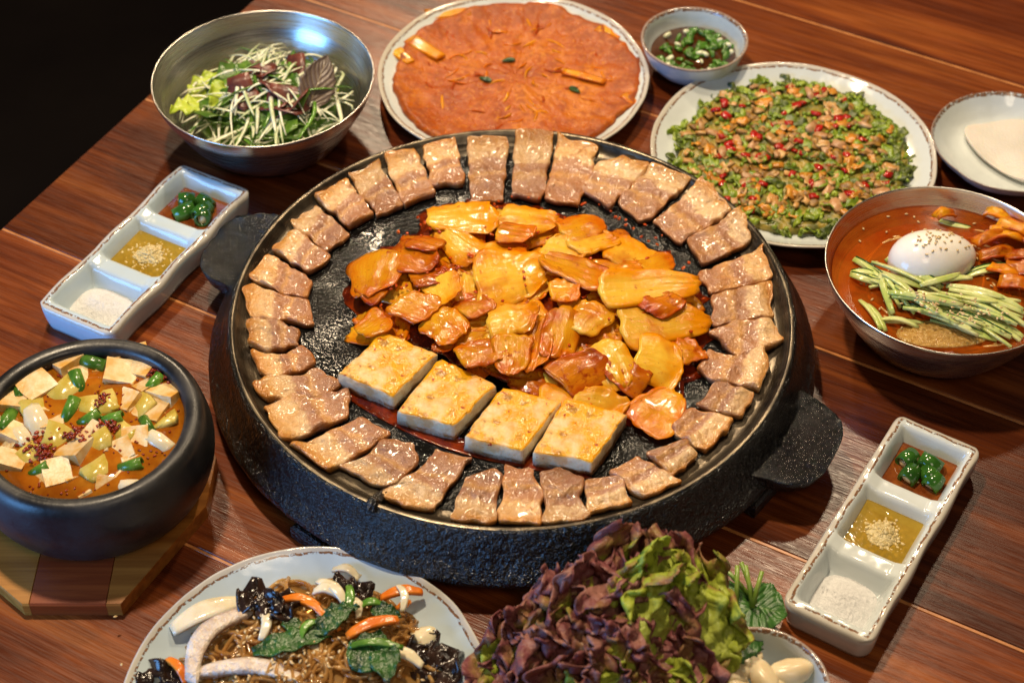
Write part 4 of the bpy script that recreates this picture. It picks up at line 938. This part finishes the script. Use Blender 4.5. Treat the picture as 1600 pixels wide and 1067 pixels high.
V, F, U = lathe([(ri * 1.003, -.001), (ri * 1.0, .0), (ri * .6, .0003), (.0002, .0003)], 80); ob('broth', mesh('stew_broth', V, F, M['stew_broth'], U), stw)
V, F, U = lathe([(ri * .95, -.016), (ri * .5, -.015), (.0002, -.014)], 48); ob('sediment', mesh('stew_sediment', V, F, simple('stew_sediment', (.28, .085, .012), (.42, .17, .03), 60, .4, .4)), stw)
rs = random.Random(77)
cube = variants(5, lambda k: mesh('tofu_cube', *chunk(.0175, .016, .015, .045, k, .04), M['radish'], smooth=False))
zuc = variants(3, lambda k: mesh('zucchini', *chunk(.021, .015, .0050, .16, k + 30, .22), M['zucchini']))
gs = variants(2, lambda k: mesh('scallion', *xf(lathe([(.0030, -.009 - k * .002), (.0046, -.0088 - k * .002), (.0048, 0), (.0046, .0088), (.0030, .009), (.0030, 0), (.0030, -.009 - k * .002)], 14)[:2], rot=(0, 1.45, 0)), M['scallion']))
ons = variants(2, lambda k: mesh('onion_slice', *chunk(.022, .010, .006, .14, k + 60, .6), M['onion']))
fk = variants(2, lambda k: mesh('chili_flakes', *join([xf(chunk(rs.uniform(.001, .0026), rs.uniform(.001, .002), .001, .3, j, .4), (rs.gauss(0, .0038), rs.gauss(0, .003), rs.uniform(0, .0016)), (rs.uniform(-.6, .6), rs.uniform(-.6, .6), rs.uniform(0, 6))) for j in range(46)]), M['chili_flake']))
def st(name, ms, spots, z, tilt=.35):
    for (x, y, s) in spots:
        p = at(x, y, sz + z); ob(name, rs.choice(ms), stw, (p.x - pc.x, p.y - pc.y, z), (rs.uniform(-tilt, tilt), rs.uniform(-tilt, tilt), rs.uniform(0, 3)), s * (1.12 if name in ('tofu_cube', 'onion_slice') else 1))
st('tofu_cube', cube, [(105,575,1.1),(188,590,1.1),(222,580,1.0),(262,625,1.05),(92,745,1.0),(120,715,1.1),(20,635,1.1),(15,730,1.0),(85,668,.8),(230,610,.8),(205,632,.9),(28,690,1.0),(215,690,.9),(58,612,1.15),(180,563,.9),(215,558,.8),(165,762,.7),(-10,680,1)], -.0056)
st('tofu_cube', cube, [(240,650,1.1),(150,690,1.0),(190,715,1.0),(210,735,.8),(130,600,1.0),(60,760,.9)], -.0078)
st('zucchini', zuc, [(100,612,1.1),(165,630,1.0),(88,692,1.2),(150,695,1.0),(155,735,1.0),(140,640,.9),(220,640,1.0),(60,640,1.1),(255,660,.9),(190,675,1.0),(40,715,1.0)], -.0012)
st('onion_slice', ons, [(58,662,1.2),(30,680,1.0),(200,760,.8),(248,690,.9)], -.0005)
st('scallion_piece', gs, [(142,567,1.1),(122,598,1.0),(10,660,1.1),(140,655,.9),(205,728,.9),(60,580,.9),(62,735,.8),(240,600,.9),(30,610,.9),(175,655,.9),(110,640,1.0),(230,665,.8)], -.0002)
st('chili_flakes', fk, [(122,678,1.3),(55,697,1.5),(157,625,1.0),(255,585,1.4),(70,712,1.2),(168,668,1.2)], .0008, .2)

V, F = join([xf(chunk(rs.uniform(.0008, .002), rs.uniform(.0008, .0016), .0008, .3, k, .4), (q * math.cos(a), q * math.sin(a), .0006), (0, 0, a)) for k in range(190) for a, q in [(rs.uniform(0, 6.283), ri * .96 * math.sqrt(rs.random()))]]); stuff(ob('chili_specks', mesh('stew_specks', V, F, M['chili_flake']), stw))
for k in range(26):
    a, q = rs.uniform(0, 6.283), ri * .9 * math.sqrt(rs.random()); ob('radish_piece', rs.choice(cube), stw, (q * math.cos(a), q * math.sin(a), -.0040), (rs.uniform(-.5, .5), rs.uniform(-.5, .5), rs.uniform(0, 3)), rs.uniform(.4, .62))
# ---- glass noodle plate
zj = .022; jp = at(476, 1100, zj); rj = 290 * mpp(jp); jp.z = .0002
jpl = thing('dinner_plate', 'large pale plate with brown speckled lip under the glass noodles', 'plate', jp); ob('dish', plate_mesh(rj, zj, 9, M['glaze_blue'], 1.06), jpl)
jc = at(480, 1040, .02); jc.z = .0052
jap = thing('glass_noodles', 'stir-fried glass noodles with carrot, spinach and black mushroom', 'noodles', jc)
rs = random.Random(91); RX, RY = .082, .072
def hj(x, y): return .004 + .020 * max(0, 1 - (x / RX) ** 2 - (y / RY) ** 2) ** .8
V, F = slab([(RX * .97 * math.cos(k * .131) * (1 + .06 * fbm((k, 0, 0), .4)), RY * .97 * math.sin(k * .131) * (1 + .06 * fbm((k, 3, 0), .4))) for k in range(48)], .02, [1, .9, .75, .55, .35, .15], lambda x, y, s: hj(x, y) * .85 + .002 * fbm((x, y, 0), 90), 0)
ob('noodle_bed', mesh('noodle_bed', V, F, M['glass_noodle']), jap)
parts = []
for k in range(190):
    a = rs.uniform(0, 6.28); q = math.sqrt(rs.random()) * .92; x, y = RX * q * math.cos(a), RY * q * math.sin(a); cur = rs.uniform(25, 110) * rs.choice((-1, 1)); th = rs.uniform(0, 6.28); L = rs.uniform(.03, .08); n = 12; pts = []
    for i in range(n):
        pts.append((x, y, hj(x, y) + .0012 + .0035 * math.sin(i * .6 + k) * rs.uniform(.4, 1))); th += cur * L / n; x += math.cos(th) * L / n; y += math.sin(th) * L / n
        if (x / RX) ** 2 + (y / RY) ** 2 > 1.12: break
    if len(pts) > 3: parts.append(tube(pts, .00150, 6))
V, F = join(parts); stuff(ob('noodle_strands', mesh('glass_noodle_strands', V, F, M['glass_noodle']), jap))
def strip(x0, y0, x1, y1, wpx, z, mat, name, bend=0, thick=.0022, curl=0, taper=.5):
    a, b = at(x0, y0, .0052 + z) - jc, at(x1, y1, .0052 + z) - jc; a.z = b.z = 0; ax = (b - a).normalized(); sv = Vector((-ax.y, ax.x, 0)); wv = wpx * .00042
    V, F, U = sheet(12, 4, lambda u, v: a.lerp(b, u) + sv * ((v - .5) * wv * ((1 - taper) + taper * math.sin(math.pi * (.05 + .9 * u))) + bend * math.sin(math.pi * u)) + Vector((0, 0, z + .003 * math.sin(math.pi * u) - curl * ((v - .5) * wv) ** 2 + .0008 * fbm((u * 4, v * 4, x0)))), lambda u, v: thick)
    ob(name, mesh(name, V, F, M[mat], U), jap)
for q in [(440,937,500,948,13,.024,'carrot'),(470,940,512,972,11,.026,'carrot'),(542,995,622,968,18,.027,'carrot'),(595,935,660,925,16,.018,'carrot'),(262,1030,290,1067,13,.016,'carrot'),(500,960,530,985,10,.025,'carrot'),(640,940,620,950,10,.018,'carrot')]: strip(*q, 'carrot_strip', .002, .0028)
for q in [(268,985,378,940,34,.014,'onion'),(496,908,540,945,16,.027,'onion'),(490,925,528,930,18,.027,'onion'),(622,915,628,955,12,.024,'onion'),(412,955,408,1000,15,.024,'onion'),(545,935,560,965,14,.025,'onion'),(520,890,560,905,14,.012,'onion'),(575,870,520,905,40,.006,'onion'),(470,1040,520,1020,30,.022,'onion'),(650,985,668,1010,34,.012,'onion'),(600,1020,660,1040,18,.02,'onion')]: strip(*q, 'onion_strip', .003, .0022, 8)
strip(386, 955, 300, 1067, 28, .022, 'squid', 'squid_strip', -.012, .005, 10, .3); strip(310, 1052, 480, 1068, 24, .022, 'squid', 'squid_strip', .007, .005, 10, .5)
def spin(px, py, z, L, W, rz, seed, mat='leaf_dark'):
    p = at(px, py, .0052 + z) - jc; ob('spinach_leaf', flat_leaf(L, W, M[mat], seed, .35, 0, .002, .0009), jap, (p.x, p.y, z), (rnd(-.3, .3), rnd(-.2, .2), rz))
for q in [(395,1020,.026,.05,.016,.25,1),(490,990,.028,.03,.014,.6,2),(560,1050,.027,.034,.026,1.2,3),(600,1010,.028,.03,.02,-1.4,4),(500,965,.026,.026,.012,.2,5),(580,950,.026,.02,.012,-.3,6),(440,975,.027,.03,.012,-.2,8)]: spin(*q)
strip(545, 1010, 630, 1012, 12, .030, 'scallion', 'scallion_strip', .002, .002); strip(470, 1000, 500, 970, 12, .029, 'scallion', 'scallion_strip', .003, .002); strip(545, 915, 540, 960, 14, .026, 'scallion', 'scallion_strip', .002, .002); strip(560, 950, 600, 945, 12, .026, 'scallion', 'scallion_strip', .002, .002)
def ear(px, py, z, s, seed):
    p = at(px, py, .0052 + z) - jc; a = seed * 1.7
    def fn(u, v):
        t = 2 * math.pi * v; rr = s * (.15 + .85 * u); return Vector((rr * math.cos(t) * (1 + .25 * math.sin(3 * t + a)), rr * math.sin(t), .35 * s * math.sin(4 * t + a) * u * u + .3 * s * fbm((u * 2 * math.cos(t), u * 2 * math.sin(t), a), 1.3)))
    V, F, U = sheet(7, 26, fn, lambda u, v: .0016); ob('wood_ear', mesh('wood_ear', V, F, M['wood_ear'], U), jap, (p.x, p.y, z), (.3, .2, a))
for q in [(400,935,.024,.013,1),(440,950,.024,.013,2),(420,945,.028,.010,3),(560,928,.022,.010,4),(535,912,.020,.008,5),(688,1045,.012,.016,6),(245,1064,.010,.014,7),(665,1015,.014,.012,8)]: ear(*q)
sesame_at([(lambda x, y: Vector((x, y, hj(x, y) + .0052)))(rs.gauss(-.02, .035), rs.gauss(.0, .025)) for k in range(170)], jap)

# ---- lettuce plate
zl = .020; lp = at(1030, 1110, zl); rl = 252 * mpp(lp); lp.z = .0002
lpl = thing('lettuce_plate', 'dark blue glazed plate with thin pale lip under red lettuce', 'plate', lp)
V, F, U = lathe(smooth_prof([(.0002, .004), (rl * .6, .0045), (rl * .85, .010), (rl * .97, zl * .95), (rl * .994, zl)], 2), 112); ob('dish', mesh('plate_inner', V, F, M['metal_plate'], U), lpl)
V, F, U = lathe(smooth_prof([(rl * .994, zl + .0002), (rl * 1.0, zl + .0005), (rl * 1.006, zl), (rl * .99, zl * .8), (rl * .85, .006), (rl * .62, .0004), (.0002, .0004)], 2), 112); ob('outer_wall', mesh('plate_outer', V, F, M['glaze'], U), lpl)
def lettuce(base, tip, wid, seed, facing, droop=.25, label=None, mat='lettuce'):
    """one ruffled leaf from base to tip; facing = which way the upper side looks"""
    rs = random.Random(seed); b = Vector(base); t = Vector(tip); ax = t - b; L = ax.length; ax.normalize(); nr = Vector(facing); nr = (nr - ax * nr.dot(ax)).normalized(); sv = nr.cross(ax); sd = rs.uniform(0, 60)
    N = lambda a, b, k: noise.noise(Vector((a + sd, b - sd, k + sd)))
    def fn(u, v):
        e = (v - .5) * 2; pr = (.20 + .80 * min(1, u / .5) ** .9) * (1 - .5 * max(0, (u - .6) / .4) ** 2.2)
        k = max(abs(e), max(0, (u - .45) / .55)); k = k ** 1.6; sc_ = min(1, wid / .08)
        y = e * wid / 2 * pr + k * sc_ * (.010 * N(u * 7, e * 3, 1) + .005 * N(u * 17, e * 7, 2)); x = u * L + k * sc_ * (.010 * N(e * 6, u * 4, 3) + .004 * N(e * 15, u * 9, 5))
        z = k * sc_ * (.022 * N(u * 6.5, e * 4.5, 6) + .012 * N(u * 14, e * 10, 8) + .004 * N(u * 30, e * 24, 4)) + .008 * N(u * 3, e * 2, 9)
        z += -droop * L * max(0, u - .5) ** 2 + .14 * wid * (e * e)
        return b + ax * x + sv * y + nr * z
    V, F, U = sheet(70, 56, fn, lambda u, v: .0006)
    base_ = Vector(base); V = [v - base_ for v in V]
    o = ob('lettuce_leaf', mesh('lettuce_leaf', V, F, M[mat], U), loc=base_)
    tag(o, label or 'ruffled red leaf lettuce leaf in the bunch on the dark plate', 'lettuce', None if label else 'lettuce leaves of the bunch')
def pt(px, py, z): return at(px, py, z)
LE = [((960, 1120, .014), (1012, 828, .085), .085, (0, -.5, 1), 0), ((1000, 1120, .020), (1070, 858, .084), .085, (.3, -.6, 1), 1), ((930, 1130, .016), (890, 885, .075), .085, (-.2, -.6, 1), 0), ((1000, 1130, .030), (1095, 905, .082), .080, (.4, -.6, 1), 1), ((940, 1130, .018), (955, 872, .086), .085, (0, -.7, 1), 0),
      ((900, 1140, .018), (810, 955, .060), .085, (-.4, -.6, 1), 0), ((960, 1140, .026), (1010, 915, .080), .085, (.1, -.8, 1), 0), ((900, 1150, .020), (775, 1025, .045), .08, (-.5, -.5, 1), 0), ((930, 1150, .026), (850, 930, .070), .08, (-.2, -.8, 1), 0),
      ((960, 1160, .030), (870, 985, .072), .09, (-.2, -.9, 1), 0), ((990, 1160, .030), (1030, 975, .072), .085, (.2, -.9, .9), 0), ((940, 1180, .034), (930, 1020, .068), .085, (0, -1, .9), 0), ((880, 1190, .028), (815, 1050, .052), .08, (-.3, -1, .9), 0), ((1000, 1190, .030), (1015, 1035, .060), .07, (.3, -1, .8), 1), ((930, 1190, .034), (880, 1040, .062), .08, (-.1, -1, .9), 0)]
LL = {0: 'tallest brownish red lettuce leaf leaning towards the griddle side', 1: 'lime green frilly lettuce leaf just behind the one at the perilla stems', 3: 'lime green frilly lettuce leaf right beside the perilla stems',
      4: 'purple red lettuce leaf standing just in front of the tallest leaf', 5: 'brown purple lettuce leaf reaching over the rim of the glass noodle plate side', 7: 'lowest purple lettuce leaf spreading towards the glass noodle plate', 13: 'lime green lettuce leaf low in the bunch beside the garlic bowl'}
for i, (b, t, wd, fc, lime) in enumerate(LE):
    lettuce(pt(*b), pt(*t), wd, 40 + i, fc, .3, LL.get(i), 'lettuce_lime' if lime else 'lettuce')
# perilla leaves with stems
PE = [((1180, 945), (1070, 1005), .085, .032), ((1175, 950), (1072, 1002), .085, .040), ((1165, 945), (1215, 962), .05, .026), ((1150, 950), (1055, 985), .07, .040)]
PEL = ['dark green perilla leaf lowest in the pile beside the garlic bowl', 'dark green perilla leaf tucked against the garlic bowl', 'dark green perilla leaf pointing to the salt end of the sauce tray', 'dark green perilla leaf on top of the pile against red lettuce']
for i, ((x0, y0), (x1, y1), wd, z) in enumerate(PE):
    a, b = at(x0, y0, z), at(x1, y1, z - .004); d = b - a; t = thing('perilla_leaf', PEL[i], 'leaf', a)
    me = flat_leaf(d.length * 1.25, wd * .8, M['perilla'], i, .18, .10, .0010, .0006, 26, 14); an = math.atan2(d.y, d.x)
    ob('blade', me, t, (0, 0, 0), (0, .06, an))
    for s in range(2 if i < 2 else 1):
        tp = at(x0 + [-28, 10, -55, 22][i] + s * 26 - 20, y0 - 58 - 9 * ((i + s) % 2), z + .016) - a
        V, F = tube([(0, 0, .001), tuple(tp * .5 + Vector((0, 0, .002))), tuple(tp)], lambda q: .0017 - .0003 * q, 8); ob('stem', mesh('stem', V, F, M['stem']), t)
# garlic bowl
zb = .050; c, r_ = disc(1186, 1072, 113, zb); gb0 = .0062; gb = thing('garlic_bowl', 'small pale bowl with brown lip holding peeled garlic cloves', 'bowl', (c.x, c.y, gb0))
ob('dish', bowl_mesh(r_, r_ * .48, zb - gb0, M['glaze_wide'], .0038, 12, .0008), gb)
def clove(px, py, z, rz, s, lb):
    p = at(px, py, z); V, F, U = lathe([(.0002, -.013), (.0022, -.0122), (.0058, -.007), (.0072, 0), (.0056, .007), (.0024, .0118), (.0002, .0135)], 20, lambda a, i, r, z: (r * (.12 * math.cos(2 * a) + .05 * math.cos(3 * a)), 0))
    V = [Vector((x, y + 14 * z_ * z_, z_)) for x, y, z_ in V]
    tag(ob('garlic_clove', mesh('garlic_clove', V, F, M['garlic']), loc=p, rot=(1.5, .2, rz), scl=s), lb, 'garlic', 'peeled garlic cloves in the bowl')
GL = 'peeled garlic clove in the small brown-lipped bowl'
for q in [(1132, 1050, .038, 1.0, 1.1), (1166, 1042, .037, 2.2, 1.0), (1192, 1056, .041, .4, 1.05), (1236, 1050, .039, 1.75, 1.2), (1212, 1072, .036, 2.6, 1.0), (1152, 1072, .036, .2, 1.0), (1180, 1095, .033, 1.4, 1.0)]: clove(*q, GL)
c, r_ = disc(1024, 1152, 92, .050); sbw = thing('side_bowl', 'small pale bowl barely showing in front of the red lettuce', 'bowl', (c.x, c.y, gb0)); ob('dish', bowl_mesh(r_, r_ * .5, .050 - gb0, M['glaze_wide'], .0035, 15, .0008), sbw)
